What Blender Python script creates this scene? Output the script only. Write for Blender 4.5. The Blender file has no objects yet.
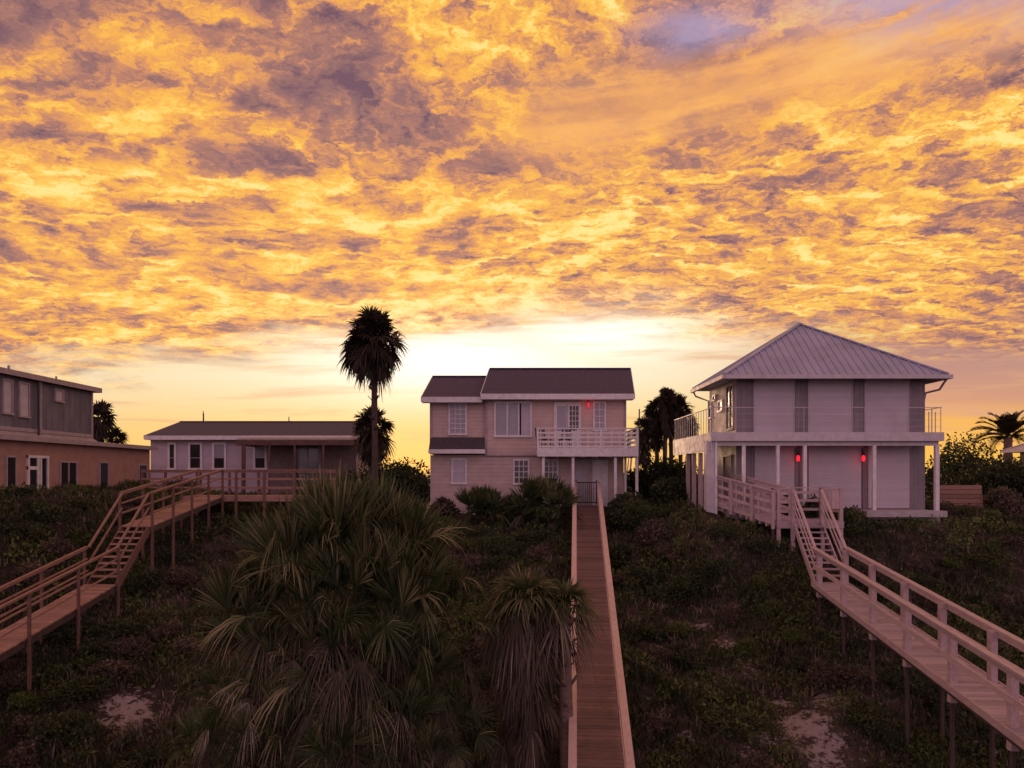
import bpy, math, random
import numpy as np
from mathutils import Vector, Matrix

# ------------------------------------------------------------------ camera, sky, sun, exposure
scene = bpy.context.scene
COL = scene.collection
random.seed(7)
RNG = np.random.default_rng(7)

F = 769.0            # focal length in pixels of a 1024 px wide frame
HZ = 475.0           # image row of the horizon
ZC = 1.9             # camera height above the ground floor of the houses
cam_d = bpy.data.cameras.new('camera')
cam = bpy.data.objects.new('camera', cam_d)
COL.objects.link(cam)
cam.location = (0, 0, ZC)
cam.rotation_euler = (math.radians(90), 0, 0)
cam_d.sensor_width = 36.0
cam_d.lens = F / 1024 * 36.0
cam_d.shift_y = (HZ - 384.0) / 1024.0
cam_d.clip_start = 0.1
cam_d.clip_end = 6000
scene.camera = cam
scene.view_settings.view_transform = 'Standard'
scene.view_settings.look = 'None'
scene.view_settings.gamma = 1.0
scene.view_settings.exposure = 0.0

SUN_AZ = -9.0         # degrees to the right of +Y
SUN_EL = 4.0

world = bpy.data.worlds.new('World')
scene.world = world
world.use_nodes = True


class NT:
    """small helper to write shader nodes as expressions"""
    def __init__(self, tree):
        self.t = tree
        self.n = tree.nodes
        self.l = tree.links

    def new(self, kind, **kw):
        nd = self.n.new(kind)
        for k, v in kw.items():
            setattr(nd, k, v)
        return nd

    def put(self, sock, v):
        if isinstance(v, bpy.types.NodeSocket):
            self.l.new(v, sock)
        elif v is not None:
            if isinstance(v, (tuple, list)) and len(v) == 3 and sock.type == 'RGBA':
                v = (*v, 1)
            sock.default_value = v

    def m(self, op, a, b=None, c=None, clamp=False):
        nd = self.new('ShaderNodeMath', operation=op, use_clamp=clamp)
        self.put(nd.inputs[0], a)
        if b is not None:
            self.put(nd.inputs[1], b)
        if c is not None:
            self.put(nd.inputs[2], c)
        return nd.outputs[0]

    def add(self, a, b): return self.m('ADD', a, b)
    def sub(self, a, b): return self.m('SUBTRACT', a, b)
    def mul(self, a, b): return self.m('MULTIPLY', a, b)
    def div(self, a, b): return self.m('DIVIDE', a, b)

    def smooth(self, v, lo, hi, a=0.0, b=1.0):
        nd = self.new('ShaderNodeMapRange', interpolation_type='SMOOTHSTEP')
        self.put(nd.inputs['Value'], v)
        self.put(nd.inputs['From Min'], lo)
        self.put(nd.inputs['From Max'], hi)
        self.put(nd.inputs['To Min'], a)
        self.put(nd.inputs['To Max'], b)
        return nd.outputs[0]

    def gauss(self, x, x0, sx, y, y0, sy):
        p = self.m('POWER', self.div(self.sub(x, x0), sx), 2.0)
        q = self.m('POWER', self.div(self.sub(y, y0), sy), 2.0)
        return self.m('EXPONENT', self.mul(self.add(p, q), -1.0))

    def xyz(self, x, y, z=0.0):
        nd = self.new('ShaderNodeCombineXYZ')
        for i, v in enumerate((x, y, z)):
            self.put(nd.inputs[i], v)
        return nd.outputs[0]

    def vec(self, op, a, b):
        nd = self.new('ShaderNodeVectorMath', operation=op)
        self.put(nd.inputs[0], a)
        self.put(nd.inputs[1], b)
        return nd.outputs[0]

    def noise(self, v, scale, detail=4.0, rough=0.55, dist=0.0, col=False, lac=2.0):
        nd = self.new('ShaderNodeTexNoise')
        self.put(nd.inputs['Vector'], v)
        nd.inputs['Scale'].default_value = scale
        nd.inputs['Detail'].default_value = detail
        nd.inputs['Roughness'].default_value = rough
        nd.inputs['Lacunarity'].default_value = lac
        nd.inputs['Distortion'].default_value = dist
        return nd.outputs['Color' if col else 'Fac']

    def ramp(self, v, stops, interp='LINEAR'):
        nd = self.new('ShaderNodeValToRGB')
        cr = nd.color_ramp
        cr.interpolation = interp
        while len(cr.elements) < len(stops):
            cr.elements.new(0.5)
        for e, (p, c) in zip(cr.elements, stops):
            e.position = p
            e.color = (*c, 1)
        self.put(nd.inputs[0], v)
        return nd.outputs[0]

    def mix(self, f, a, b, mode='MIX'):
        nd = self.new('ShaderNodeMix', data_type='RGBA', blend_type=mode)
        self.put(nd.inputs[0], f)
        self.put(nd.inputs[6], a)
        self.put(nd.inputs[7], b)
        return nd.outputs[2]


def s2l(r, g, b):
    """8 bit sRGB to linear"""
    def f(c):
        c /= 255.0
        return c / 12.92 if c <= 0.04045 else ((c + 0.055) / 1.055) ** 2.4
    return (f(r), f(g), f(b))


def build_sky():
    t = NT(world.node_tree)
    t.n.clear()
    out = t.new('ShaderNodeOutputWorld')
    bg = t.new('ShaderNodeBackground')
    t.l.new(bg.outputs[0], out.inputs[0])
    sep = t.new('ShaderNodeSeparateXYZ')
    t.l.new(t.new('ShaderNodeTexCoord').outputs['Generated'], sep.inputs[0])
    x, y, z = sep.outputs
    ya = t.m('MAXIMUM', t.m('ABSOLUTE', y), 0.15)
    az = t.div(x, ya)                       # tangent of the azimuth
    el = t.div(z, ya)                       # tangent of the height above the horizon
    den = t.add(t.m('MAXIMUM', z, 0.0), 0.12)
    u = t.div(x, den)
    v = t.div(y, den)
    P = t.xyz(u, v)
    # ---- one high cloud sheet seen in perspective
    wn = t.vec('SUBTRACT', t.noise(P, 0.55, 3, 0.5, col=True), (0.5, 0.5, 0.5))
    P2 = t.vec('ADD', P, t.vec('MULTIPLY', wn, (0.9, 0.7, 0.0)))
    big = t.noise(t.vec('MULTIPLY', P2, (0.95, 1.05, 1)), 1.25, 4, 0.55)
    med = t.noise(t.vec('MULTIPLY', P2, (0.9, 1.1, 1)), 4.2, 5, 0.6)
    wob = t.vec('MULTIPLY', t.vec('SUBTRACT', t.noise(P, 10.0, 6, 0.7, col=True), (0.5, 0.5, 0.5)), (0.20, 0.20, 0.0))
    P3 = t.vec('ADD', P2, wob)
    puff = t.noise(t.vec('MULTIPLY', t.vec('ADD', P3, (7.3, 2.1, 0.0)), (0.9, 1.05, 1)), 11.0, 8, 0.72)
    cell = t.noise(t.vec('MULTIPLY', t.vec('ADD', P3, (1.7, 5.2, 0.0)), (0.85, 1.1, 1)), 6.4, 3, 0.5)
    cell = t.m('ABSOLUTE', t.sub(cell, 0.5))            # billows: dark bellies between bright seams
    cell2 = t.noise(t.vec('MULTIPLY', t.vec('ADD', P3, (4.7, 0.2, 0.0)), (0.85, 1.1, 1)), 17.0, 3, 0.5)
    cell2 = t.m('ABSOLUTE', t.sub(cell2, 0.5))
    seam = t.noise(t.vec('MULTIPLY', t.vec('ADD', P3, (9.7, 3.3, 0.0)), (0.8, 1.1, 1)), 2.2, 5, 0.55)
    seam = t.m('EXPONENT', t.mul(t.m('POWER', t.div(t.sub(seam, 0.5), 0.035), 2.0), -1.0))
    # cobbled where the sheet is thin (right), smoother and larger masses elsewhere
    cob = t.smooth(t.add(t.noise(t.vec('ADD', P, (21.0, 4.0, 0.0)), 0.9, 3, 0.5), t.mul(az, 0.30)), 0.34, 0.64, 0.70, 1.35)
    fine = puff
    val = t.add(t.mul(t.sub(big, 0.5), 1.35), t.mul(t.sub(med, 0.5), 1.15))
    val = t.add(val, t.mul(t.mul(t.sub(puff, 0.5), 1.35), t.add(0.35, t.mul(cob, 0.6))))
    val = t.sub(val, t.add(t.mul(t.sub(cell, 0.09), 1.1), t.mul(cob, t.mul(t.sub(cell2, 0.09), 1.25))))
    val = t.add(val, t.mul(t.sub(seam, 0.25), 0.24))
    val = t.add(t.mul(val, 1.50), 0.285)
    # brighter towards the glow, duller towards the upper left and the right
    glow = t.gauss(az, 0.02, 0.50, el, 0.20, 0.26)
    val = t.add(val, t.mul(glow, 0.30))
    val = t.sub(val, t.mul(t.gauss(az, -0.62, 0.45, el, 0.62, 0.34), 0.15))
    val = t.sub(val, t.mul(t.gauss(az, -0.05, 0.14, el, 0.43, 0.06), 0.16))
    val = t.sub(val, t.mul(t.gauss(az, 0.62, 0.36, el, 0.24, 0.17), 0.17))
    # smooth streaked band, upper right
    arc = t.sub(el, t.add(0.455, t.mul(t.m('POWER', t.m('MAXIMUM', t.sub(az, -0.05), 0.0), 1.6), 0.28)))
    streakn = t.noise(t.xyz(t.mul(az, 2.2), t.mul(arc, 16.0)), 1.6, 5, 0.55, 0.6)
    band = t.mul(t.m('EXPONENT', t.mul(t.m('POWER', t.div(arc, 0.062), 2.0), -1.0)), t.smooth(az, -0.08, 0.12))
    bval = t.add(0.53, t.mul(t.sub(streakn, 0.5), 1.0))
    bval = t.add(bval, t.mul(t.sub(fine, 0.5), 0.15))
    val = t.add(t.mul(val, t.sub(1.0, t.mul(band, 0.85))), t.mul(bval, t.mul(band, 0.85)))
    cloud = t.ramp(t.add(t.mul(val, 0.74), 0.21), [
        (0.00, s2l(118, 84, 96)),
        (0.20, s2l(152, 108, 102)),
        (0.35, s2l(178, 122, 104)),
        (0.47, s2l(212, 144, 98)),
        (0.58, s2l(238, 164, 86)),
        (0.69, s2l(250, 182, 76)),
        (0.82, s2l(255, 206, 92)),
        (1.00, s2l(255, 230, 140))])
    cloud = t.mix(t.mul(band, t.smooth(streakn, 0.35, 0.65, 0.15, 0.55)), cloud, s2l(252, 184, 116))
    # blue gap at the top right
    gapn = t.noise(t.xyz(t.mul(az, 3.0), t.mul(arc, 9.0), 3.0), 2.0, 6, 0.6, 0.4)
    gap = t.mul(t.gauss(az, 0.52, 0.17, el, 0.625, 0.055), t.smooth(gapn, 0.30, 0.56))
    gap2 = t.mul(t.gauss(az, 0.24, 0.07, el, 0.575, 0.03), t.smooth(gapn, 0.32, 0.60))
    gap = t.m('MINIMUM', t.mul(t.add(gap, gap2), 1.25), 1.0)
    cloud = t.mix(t.mul(gap, 0.72), cloud, s2l(176, 158, 192))
    # ---- the clear strip above the horizon
    low = t.ramp(el, [(0.0, s2l(246, 190, 104)), (0.06, s2l(244, 202, 124)), (0.13, s2l(246, 224, 182)), (0.25, s2l(246, 200, 130))])
    lowr = t.ramp(el, [(0.0, s2l(255, 196, 84)), (0.07, s2l(248, 182, 92)), (0.10, s2l(212, 152, 122)), (0.16, s2l(186, 138, 128)), (0.25, s2l(205, 150, 118))])
    sn = t.noise(t.xyz(t.mul(az, 1.6), t.mul(el, 22.0)), 1.7, 6, 0.58, 0.5)
    lowr = t.mix(t.smooth(sn, 0.48, 0.72, 0.0, 0.55), lowr, s2l(238, 178, 120))
    low = t.mix(t.smooth(az, 0.20, 0.52), low, lowr)
    low = t.mix(t.mul(t.smooth(sn, 0.53, 0.68), 0.7), low, s2l(222, 164, 128))
    core = t.m('MAXIMUM', t.mul(t.gauss(az, -0.07, 0.20, el, 0.150, 0.050), 0.95), t.gauss(az, 0.12, 0.14, el, 0.188, 0.042))
    core = t.m('MINIMUM', t.sub(t.mul(core, 1.15), t.mul(core, t.smooth(sn, 0.50, 0.66, 0.0, 0.8))), 1.2)
    edge_n = t.noise(t.xyz(t.mul(az, 2.6), t.mul(el, 16.0), 5.0), 1.5, 7, 0.62, 0.5)
    edge = t.add(0.178, t.mul(t.gauss(az, 0.10, 0.14, el, 0.2, 0.3), 0.035))
    edge = t.sub(edge, t.mul(t.m('MAXIMUM', t.sub(-0.25, az), 0.0), 0.10))
    e2 = t.add(t.sub(el, edge), t.mul(t.sub(edge_n, 0.5), 0.17))
    mask = t.smooth(e2, -0.032, 0.034)
    sky = t.mix(mask, low, cloud)
    core = t.mul(core, t.sub(1.0, t.mul(mask, t.smooth(val, 0.35, 0.75, 0.85, 0.45))))
    sky = t.mix(t.m('MINIMUM', t.mul(core, 0.95), 1.0), sky, (1.25, 1.14, 0.98))
    # ---- the rest of the dome: dusk mauve behind camera, boosted low to light house fronts
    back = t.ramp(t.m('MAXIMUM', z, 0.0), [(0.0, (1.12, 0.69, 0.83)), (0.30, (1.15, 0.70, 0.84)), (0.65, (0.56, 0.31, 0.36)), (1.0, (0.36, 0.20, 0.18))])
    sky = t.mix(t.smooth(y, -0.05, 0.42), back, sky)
    nis = t.new('ShaderNodeTexSky', sky_type='NISHITA', sun_disc=False)
    nis.sun_elevation = math.radians(SUN_EL)
    nis.sun_rotation = math.radians(SUN_AZ)
    nis.altitude = 0
    sky = t.mix(1.0, sky, t.vec('MULTIPLY', nis.outputs[0], (0.006, 0.006, 0.009)), 'ADD')
    sky = t.mix(t.smooth(z, -0.03, -0.012, 1.0, 0.0), sky, (0.05, 0.035, 0.035))
    t.l.new(sky, bg.inputs[0])
    bg.inputs[1].default_value = SKY_STRENGTH


SKY_STRENGTH = 1.0
build_sky()

sun_d = bpy.data.lights.new('sun', 'SUN')
sun_d.energy = 1.6
sun_d.angle = math.radians(10)
sun_d.color = (1.0, 0.62, 0.38)
sun = bpy.data.objects.new('sun', sun_d)
COL.objects.link(sun)
_d = Vector((math.sin(math.radians(SUN_AZ)) * math.cos(math.radians(SUN_EL)), math.cos(math.radians(SUN_AZ)) * math.cos(math.radians(SUN_EL)), math.sin(math.radians(SUN_EL))))
sun.rotation_euler = _d.to_track_quat('Z', 'Y').to_euler()


# ------------------------------------------------------------------ helpers
def PX(px, Y): return (px - 512.0) / F * Y          # photo column at depth Y -> metres
def PZ(py, Y): return ZC - (py - HZ) / F * Y        # photo row at depth Y -> metres


ORG = {}


def tag(o, label=None, cat=None, group=None, kind=None):
    if label: o['label'] = label
    if cat: o['category'] = cat
    if group: o['group'] = group
    if kind: o['kind'] = kind
    return o


def thing(name, loc, label, cat, group=None):
    o = bpy.data.objects.new(name, None)
    o.empty_display_size = 0.2
    COL.objects.link(o)
    o.location = loc
    ORG[o.name] = Vector(loc)
    return tag(o, label, cat, group)


def link_mesh(name, me, mat, parent, org):
    o = bpy.data.objects.new(name, me)
    COL.objects.link(o)
    if mat is not None:
        me.materials.append(mat)
    if parent is not None:
        o.parent = parent
        ORG[o.name] = ORG[parent.name]
    else:
        o.location = org
        ORG[o.name] = Vector(org)
    return o


def copy_tree(src, loc, scale=None, rz=0.0):
    c = src.copy()
    COL.objects.link(c)
    c.location = loc
    c.rotation_euler = (0, 0, rz)
    if scale: c.scale = scale if isinstance(scale, tuple) else (scale,) * 3
    for ch in src.children:
        d = ch.copy()
        COL.objects.link(d)
        d.parent = c
        for g in ch.children:
            e = g.copy()
            COL.objects.link(e)
            e.parent = d
    return c


class MB:
    def __init__(self):
        self.v, self.f = [], []

    def raw(self, vs, fs):
        o = len(self.v)
        self.v += [tuple(p) for p in vs]
        self.f += [tuple(i + o for i in f) for f in fs]
        return self

    HEX = [(0, 3, 2, 1), (4, 5, 6, 7), (0, 1, 5, 4), (1, 2, 6, 5), (2, 3, 7, 6), (3, 0, 4, 7)]

    def box(self, x0, x1, y0, y1, z0, z1):
        if x0 > x1: x0, x1 = x1, x0
        if y0 > y1: y0, y1 = y1, y0
        if z0 > z1: z0, z1 = z1, z0
        return self.raw([(x0, y0, z0), (x1, y0, z0), (x1, y1, z0), (x0, y1, z0), (x0, y0, z1), (x1, y0, z1), (x1, y1, z1), (x0, y1, z1)], self.HEX)

    def hexa(self, b, t):                  # bottom 4 and top 4 corners, counter-clockwise from above
        return self.raw(list(b) + list(t), self.HEX)

    def beam(self, p, q, w, h, up=(0, 0, 1)):     # w across, h along up; p-q is the centre line
        p, q = Vector(p), Vector(q)
        d = (q - p).normalized()
        s = d.cross(Vector(up))
        if s.length < 1e-4: s = d.cross(Vector((0, 1, 0)))
        s.normalize()
        n = s.cross(d)
        s *= w / 2
        n *= h / 2
        return self.raw([p - s - n, p + s - n, q + s - n, q - s - n, p - s + n, p + s + n, q + s + n, q - s + n], self.HEX)

    def tube(self, pts, rad, n=8):
        pts = [Vector(p) for p in pts]
        if not isinstance(rad, (list, tuple)): rad = [rad] * len(pts)
        rings = []
        for i, p in enumerate(pts):
            d = (pts[min(i + 1, len(pts) - 1)] - pts[max(i - 1, 0)]).normalized()
            a = d.cross(Vector((0.3, 1, 0.12))).normalized()
            b = d.cross(a)
            rings.append([p + (a * math.cos(2 * math.pi * k / n) + b * math.sin(2 * math.pi * k / n)) * rad[i] for k in range(n)])
        vs = [v for r in rings for v in r]
        fs = [(i * n + k, i * n + (k + 1) % n, (i + 1) * n + (k + 1) % n, (i + 1) * n + k) for i in range(len(pts) - 1) for k in range(n)]
        fs += [tuple(range(n))[::-1], tuple(range((len(pts) - 1) * n, len(pts) * n))]
        return self.raw(vs, fs)

    def build(self, name, mat, parent=None, smooth=False):
        A = np.array(self.v)
        if parent is None:
            org = Vector(((A[:, 0].min() + A[:, 0].max()) / 2, (A[:, 1].min() + A[:, 1].max()) / 2, A[:, 2].min()))
        else:
            org = ORG[parent.name]
        me = bpy.data.meshes.new(name)
        me.from_pydata([tuple(Vector(p) - org) for p in self.v], [], self.f)
        if smooth: me.polygons.foreach_set('use_smooth', [True] * len(me.polygons))
        me.update()
        return link_mesh(name, me, mat, parent, org)


def quads_mesh(name, V, Q, tint, mat, parent=None, org=None):
    """fast mesh from arrays: V (n,3) world coordinates, Q (m,4), tint (n,)"""
    V = np.asarray(V, np.float32)
    Q = np.asarray(Q, np.int32)
    if parent is not None: org = ORG[parent.name]
    elif org is None: org = Vector((float(V[:, 0].mean()), float(V[:, 1].mean()), float(V[:, 2].min())))
    me = bpy.data.meshes.new(name)
    k = Q.shape[1]
    me.vertices.add(len(V))
    me.vertices.foreach_set('co', (V - np.array(org, np.float32)).ravel())
    me.loops.add(Q.size)
    me.loops.foreach_set('vertex_index', Q.ravel())
    me.polygons.add(len(Q))
    me.polygons.foreach_set('loop_start', np.arange(0, Q.size, k, dtype=np.int32))
    if tint is not None:
        at = me.attributes.new('tint', 'FLOAT', 'POINT')
        at.data.foreach_set('value', np.asarray(tint, np.float32))
    me.update(calc_edges=True)
    return link_mesh(name, me, mat, parent, org)


# ------------------------------------------------------------------ materials (real base colours, all procedural)
def surf(name, c1, c2=None, scale=3.0, rough=0.7, stretch=(1, 1, 1), bump=0.15, bscale=None, spec=0.4, board=None, grain=None, metal=0.0, stain=None, island=False):
    """two-tone noise surface; board=(axis, pitch, depth) adds lapped boards or seams as bump"""
    m = bpy.data.materials.new(name)
    m.use_nodes = True
    t = NT(m.node_tree)
    bs = t.n['Principled BSDF']
    co = t.new('ShaderNodeTexCoord').outputs['Object']
    st = t.vec('MULTIPLY', co, stretch)
    c2 = c2 or tuple(c * 0.75 for c in c1)
    nz = t.noise(st, scale, 6, 0.62)
    col = t.mix(t.smooth(nz, 0.3, 0.7), c1, c2)
    if stain:
        sn = t.noise(t.vec('MULTIPLY', co, (1.0, 1.0, 0.35)), 1.3, 7, 0.68)
        col = t.mix(t.smooth(sn, 0.52, 0.78, 0.0, 0.6), col, stain)
    if island:                     # every board has its own tone
        ri = t.new('ShaderNodeNewGeometry').outputs['Random Per Island']
        col = t.mix(1.0, col, t.ramp(ri, [(0.0, (0.70, 0.70, 0.73)), (0.5, (0.90, 0.88, 0.88)), (1.0, (1.1, 1.08, 1.06))]), 'MULTIPLY')
    h = t.mul(t.noise(st, bscale or scale * 4, 5, 0.6), 1.0)
    dist = 0.01
    if board:
        ax, pitch, depth = board
        sep = t.new('ShaderNodeSeparateXYZ')
        t.put(sep.inputs[0], co)
        fr = t.m('FRACT', t.div(t.add(sep.outputs[ax], 100.0), pitch))
        lap = t.sub(1.0, fr) if depth > 0 else t.smooth(t.m('ABSOLUTE', t.sub(fr, 0.5)), 0.40, 0.46)
        idx = t.m('FLOOR', t.div(t.add(sep.outputs[ax], 100.0), pitch))
        wn = t.new('ShaderNodeTexWhiteNoise', noise_dimensions='1D')
        t.put(wn.inputs['W'], idx)
        col = t.mix(1.0, col, t.mix(wn.outputs[0], (0.90, 0.90, 0.90), (1.0, 1.0, 1.0)), 'MULTIPLY')
        h = t.add(t.mul(h, bump), t.mul(lap, abs(depth) / dist))
        bump = 1.0
    bp = t.new('ShaderNodeBump')
    bp.inputs['Strength'].default_value = min(bump, 1.0)
    bp.inputs['Distance'].default_value = dist
    t.put(bp.inputs['Height'], h)
    t.l.new(bp.outputs[0], bs.inputs['Normal'])
    t.put(bs.inputs['Base Color'], col)
    t.put(bs.inputs['Roughness'], t.smooth(nz, 0.2, 0.8, max(rough - 0.1, 0.02), min(rough + 0.1, 1)))
    bs.inputs['Specular IOR Level'].default_value = spec
    bs.inputs['Metallic'].default_value = metal
    return m


def leafy(name, stops, trans=0.25, rough=0.6):
    m = bpy.data.materials.new(name)
    m.use_nodes = True
    t = NT(m.node_tree)
    bs = t.n['Principled BSDF']
    at = t.new('ShaderNodeAttribute', attribute_name='tint')
    col = t.ramp(at.outputs['Fac'], stops)
    t.put(bs.inputs['Base Color'], col)
    bs.inputs['Roughness'].default_value = rough
    bs.inputs['Specular IOR Level'].default_value = 0.25
    tr = t.new('ShaderNodeBsdfTranslucent')
    t.put(tr.inputs[0], col)
    mx = t.new('ShaderNodeMixShader')
    mx.inputs[0].default_value = trans
    t.l.new(bs.outputs[0], mx.inputs[1])
    t.l.new(tr.outputs[0], mx.inputs[2])
    t.l.new(mx.outputs[0], t.n['Material Output'].inputs[0])
    return m


def glow(name, col, strength):
    m = bpy.data.materials.new(name)
    m.use_nodes = True
    bs = m.node_tree.nodes['Principled BSDF']
    bs.inputs['Base Color'].default_value = (*col, 1)
    bs.inputs['Emission Color'].default_value = (*col, 1)
    bs.inputs['Emission Strength'].default_value = strength
    return m


M = {}
M['white'] = surf('white_paint', (0.68, 0.66, 0.66), (0.55, 0.53, 0.54), 5, 0.55, stain=(0.45, 0.42, 0.42))
M['tan_siding'] = surf('tan_siding', (0.54, 0.41, 0.365), (0.475, 0.36, 0.32), 2.0, 0.7, board=(2, 0.19, 0.034), bump=0.2, stain=(0.41, 0.31, 0.285))
M['tan_block'] = surf('tan_block', (0.51, 0.40, 0.36), (0.45, 0.35, 0.315), 2.5, 0.75, board=(2, 0.19, 0.03), bump=0.3, stain=(0.38, 0.295, 0.28))
M['shingle'] = surf('brown_shingle', (0.096, 0.076, 0.125), (0.062, 0.049, 0.08), 7.0, 0.9, (1, 2.2, 2.2), bump=0.5, board=(1, 0.26, 0.02), spec=0.2)
M['shingle_pent'] = surf('faded_shingle', (0.085, 0.068, 0.080), (0.055, 0.044, 0.052), 7.0, 0.9, (1, 2.2, 2.2), bump=0.5, spec=0.15)
M['shingle_grey'] = surf('grey_shingle', (0.098, 0.086, 0.125), (0.064, 0.056, 0.082), 6.0, 0.9, (1, 2.2, 2.2), bump=0.5, board=(1, 0.26, 0.02), spec=0.2)
M['metal_roof'] = surf('ribbed_roof_metal', (0.33, 0.335, 0.45), (0.27, 0.275, 0.37), 1.4, 0.42, (1, 0.5, 1), bump=0.06, spec=0.5, stain=(0.24, 0.215, 0.26))
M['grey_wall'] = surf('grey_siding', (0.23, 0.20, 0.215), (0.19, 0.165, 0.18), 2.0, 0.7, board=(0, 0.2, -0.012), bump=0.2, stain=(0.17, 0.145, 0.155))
M['grey_side_lit'] = surf('sunlit_grey_siding', (0.46, 0.40, 0.37), (0.40, 0.345, 0.32), 2.0, 0.7, board=(1, 0.2, -0.012), bump=0.2)  # evening glow on the flank wall is put into this paler, warmer colour
M['shutter'] = surf('storm_shutter_metal', (0.46, 0.42, 0.455), (0.42, 0.385, 0.415), 1.2, 0.5, board=(2, 0.06, 0.012), bump=0.1, spec=0.45, stain=(0.40, 0.365, 0.385))
M['shutter_box'] = surf('shutter_box_paint', (0.42, 0.38, 0.40), (0.36, 0.33, 0.35), 3, 0.6)
M['deck_white'] = surf('deck_edge_paint', (0.52, 0.48, 0.495), (0.43, 0.40, 0.415), 4, 0.6, stain=(0.33, 0.30, 0.31))
M['batten'] = surf('grey_batten_siding', (0.165, 0.155, 0.185), (0.115, 0.108, 0.13), 2.2, 0.75, (1, 1, 0.4), board=(1, 0.4, -0.03), bump=0.25, stain=(0.095, 0.088, 0.105))
M['salmon'] = surf('salmon_stucco', (0.37, 0.215, 0.17), (0.30, 0.175, 0.14), 2.2, 0.85, bump=0.4, bscale=30, stain=(0.24, 0.14, 0.112))
M['trim_grey'] = surf('weathered_trim', (0.36, 0.30, 0.31), (0.27, 0.225, 0.235), 4, 0.7)
M['lilac'] = surf('lilac_siding', (0.46, 0.39, 0.45), (0.41, 0.35, 0.40), 2.0, 0.7, board=(2, 0.15, 0.014), bump=0.2, stain=(0.36, 0.30, 0.35))
M['brown_trim'] = surf('brown_beam', (0.13, 0.065, 0.05), (0.08, 0.04, 0.032), 5, 0.75)
M['taupe'] = surf('taupe_wall', (0.20, 0.15, 0.14), (0.16, 0.12, 0.115), 3, 0.8)
M['glass'] = surf('window_glass', (0.02, 0.02, 0.024), (0.015, 0.015, 0.018), 1.0, 0.10, bump=0.01, spec=0.5)
M['pane_lit'] = surf('pale_curtain_behind_glass', (0.30, 0.29, 0.33), (0.25, 0.24, 0.28), 5, 0.3, (6, 6, 0.3), bump=0.05, spec=0.5)
M['blind'] = surf('white_blind', (0.48, 0.44, 0.48), (0.42, 0.39, 0.43), 2, 0.5, board=(2, 0.05, 0.006), bump=0.1)
M['dark'] = surf('dark_opening', (0.018, 0.015, 0.015), (0.012, 0.01, 0.01), 4, 0.7)
M['black_metal'] = surf('black_iron', (0.025, 0.022, 0.022), (0.018, 0.016, 0.016), 8, 0.5)
M['grey_metal'] = surf('galvanised_metal', (0.30, 0.27, 0.28), (0.22, 0.2, 0.21), 6, 0.45)
M['wood_pale'] = surf('pale_weathered_timber', (0.50, 0.39, 0.39), (0.39, 0.30, 0.30), 4.5, 0.75, (5, 0.7, 3), bump=0.35, stain=(0.27, 0.195, 0.19), island=True)
M['wood_cap'] = surf('fresh_rail_timber', (0.60, 0.45, 0.41), (0.50, 0.36, 0.32), 5, 0.7, (5, 0.7, 3), bump=0.35, stain=(0.33, 0.21, 0.165), island=True)
M['wood_plank'] = surf('walkway_planks', (0.27, 0.17, 0.155), (0.18, 0.112, 0.104), 5, 0.8, (0.8, 7.0, 3), bump=0.4, stain=(0.13, 0.082, 0.077), island=True)
M['wood_red'] = surf('reddish_timber', (0.31, 0.18, 0.135), (0.21, 0.12, 0.09), 5, 0.78, (5, 0.8, 3), bump=0.35, stain=(0.15, 0.08, 0.065), island=True)
M['wood_red_deck'] = surf('reddish_walkway_planks', (0.40, 0.24, 0.185), (0.29, 0.17, 0.132), 5, 0.8, (0.8, 7.0, 3), bump=0.4, stain=(0.23, 0.125, 0.10), island=True)
M['wood_pink_deck'] = surf('pale_walkway_planks', (0.46, 0.365, 0.39), (0.38, 0.30, 0.32), 5, 0.8, (0.8, 7.0, 3), bump=0.4, stain=(0.28, 0.21, 0.21), island=True)
M['wood_red_shaded'] = surf('shaded_reddish_timber', (0.19, 0.105, 0.082), (0.12, 0.066, 0.053), 5, 0.8, (4, 4, 1), bump=0.35, island=True)  # posts: shade below the lit rail is put into this darker colour
M['wood_dark'] = surf('old_dark_timber', (0.085, 0.058, 0.05), (0.05, 0.035, 0.031), 5, 0.85, (4, 4, 1), bump=0.4, island=True)
M['concrete'] = surf('porch_concrete', (0.42, 0.38, 0.38), (0.33, 0.30, 0.30), 3, 0.85)
M['bark_dark'] = surf('dark_palm_bark', (0.075, 0.05, 0.04), (0.045, 0.031, 0.026), 6, 0.9, (1, 1, 3.5), bump=0.9, bscale=14)
M['bark'] = surf('palm_bark', (0.19, 0.125, 0.10), (0.11, 0.075, 0.062), 6, 0.9, (1, 1, 3.5), bump=0.9, bscale=14)
M['stem'] = surf('shrub_stem', (0.10, 0.075, 0.06), (0.06, 0.045, 0.038), 8, 0.9)
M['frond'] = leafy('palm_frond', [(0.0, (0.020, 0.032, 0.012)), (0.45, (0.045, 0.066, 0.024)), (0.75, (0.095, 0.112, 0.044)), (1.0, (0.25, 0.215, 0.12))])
M['frond_backlit'] = leafy('backlit_palm_frond', [(0.0, (0.016, 0.013, 0.009)), (0.6, (0.032, 0.025, 0.017)), (1.0, (0.07, 0.046, 0.03))], 0.10)  # backlit darkness of the taller palms is put into this leaf colour
M['dead'] = leafy('dry_frond', [(0.0, (0.0408, 0.0312, 0.0204)), (0.5, (0.0960, 0.0768, 0.0504)), (0.85, (0.1800, 0.1500, 0.1056)), (1.0, (0.3240, 0.2880, 0.2100))], 0.12)
M['leaf'] = leafy('shrub_leaf', [(0.0, (0.0162, 0.0230, 0.0108)), (0.5, (0.0459, 0.0594, 0.0243)), (1.0, (0.1080, 0.1242, 0.0486))], 0.2)
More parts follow.
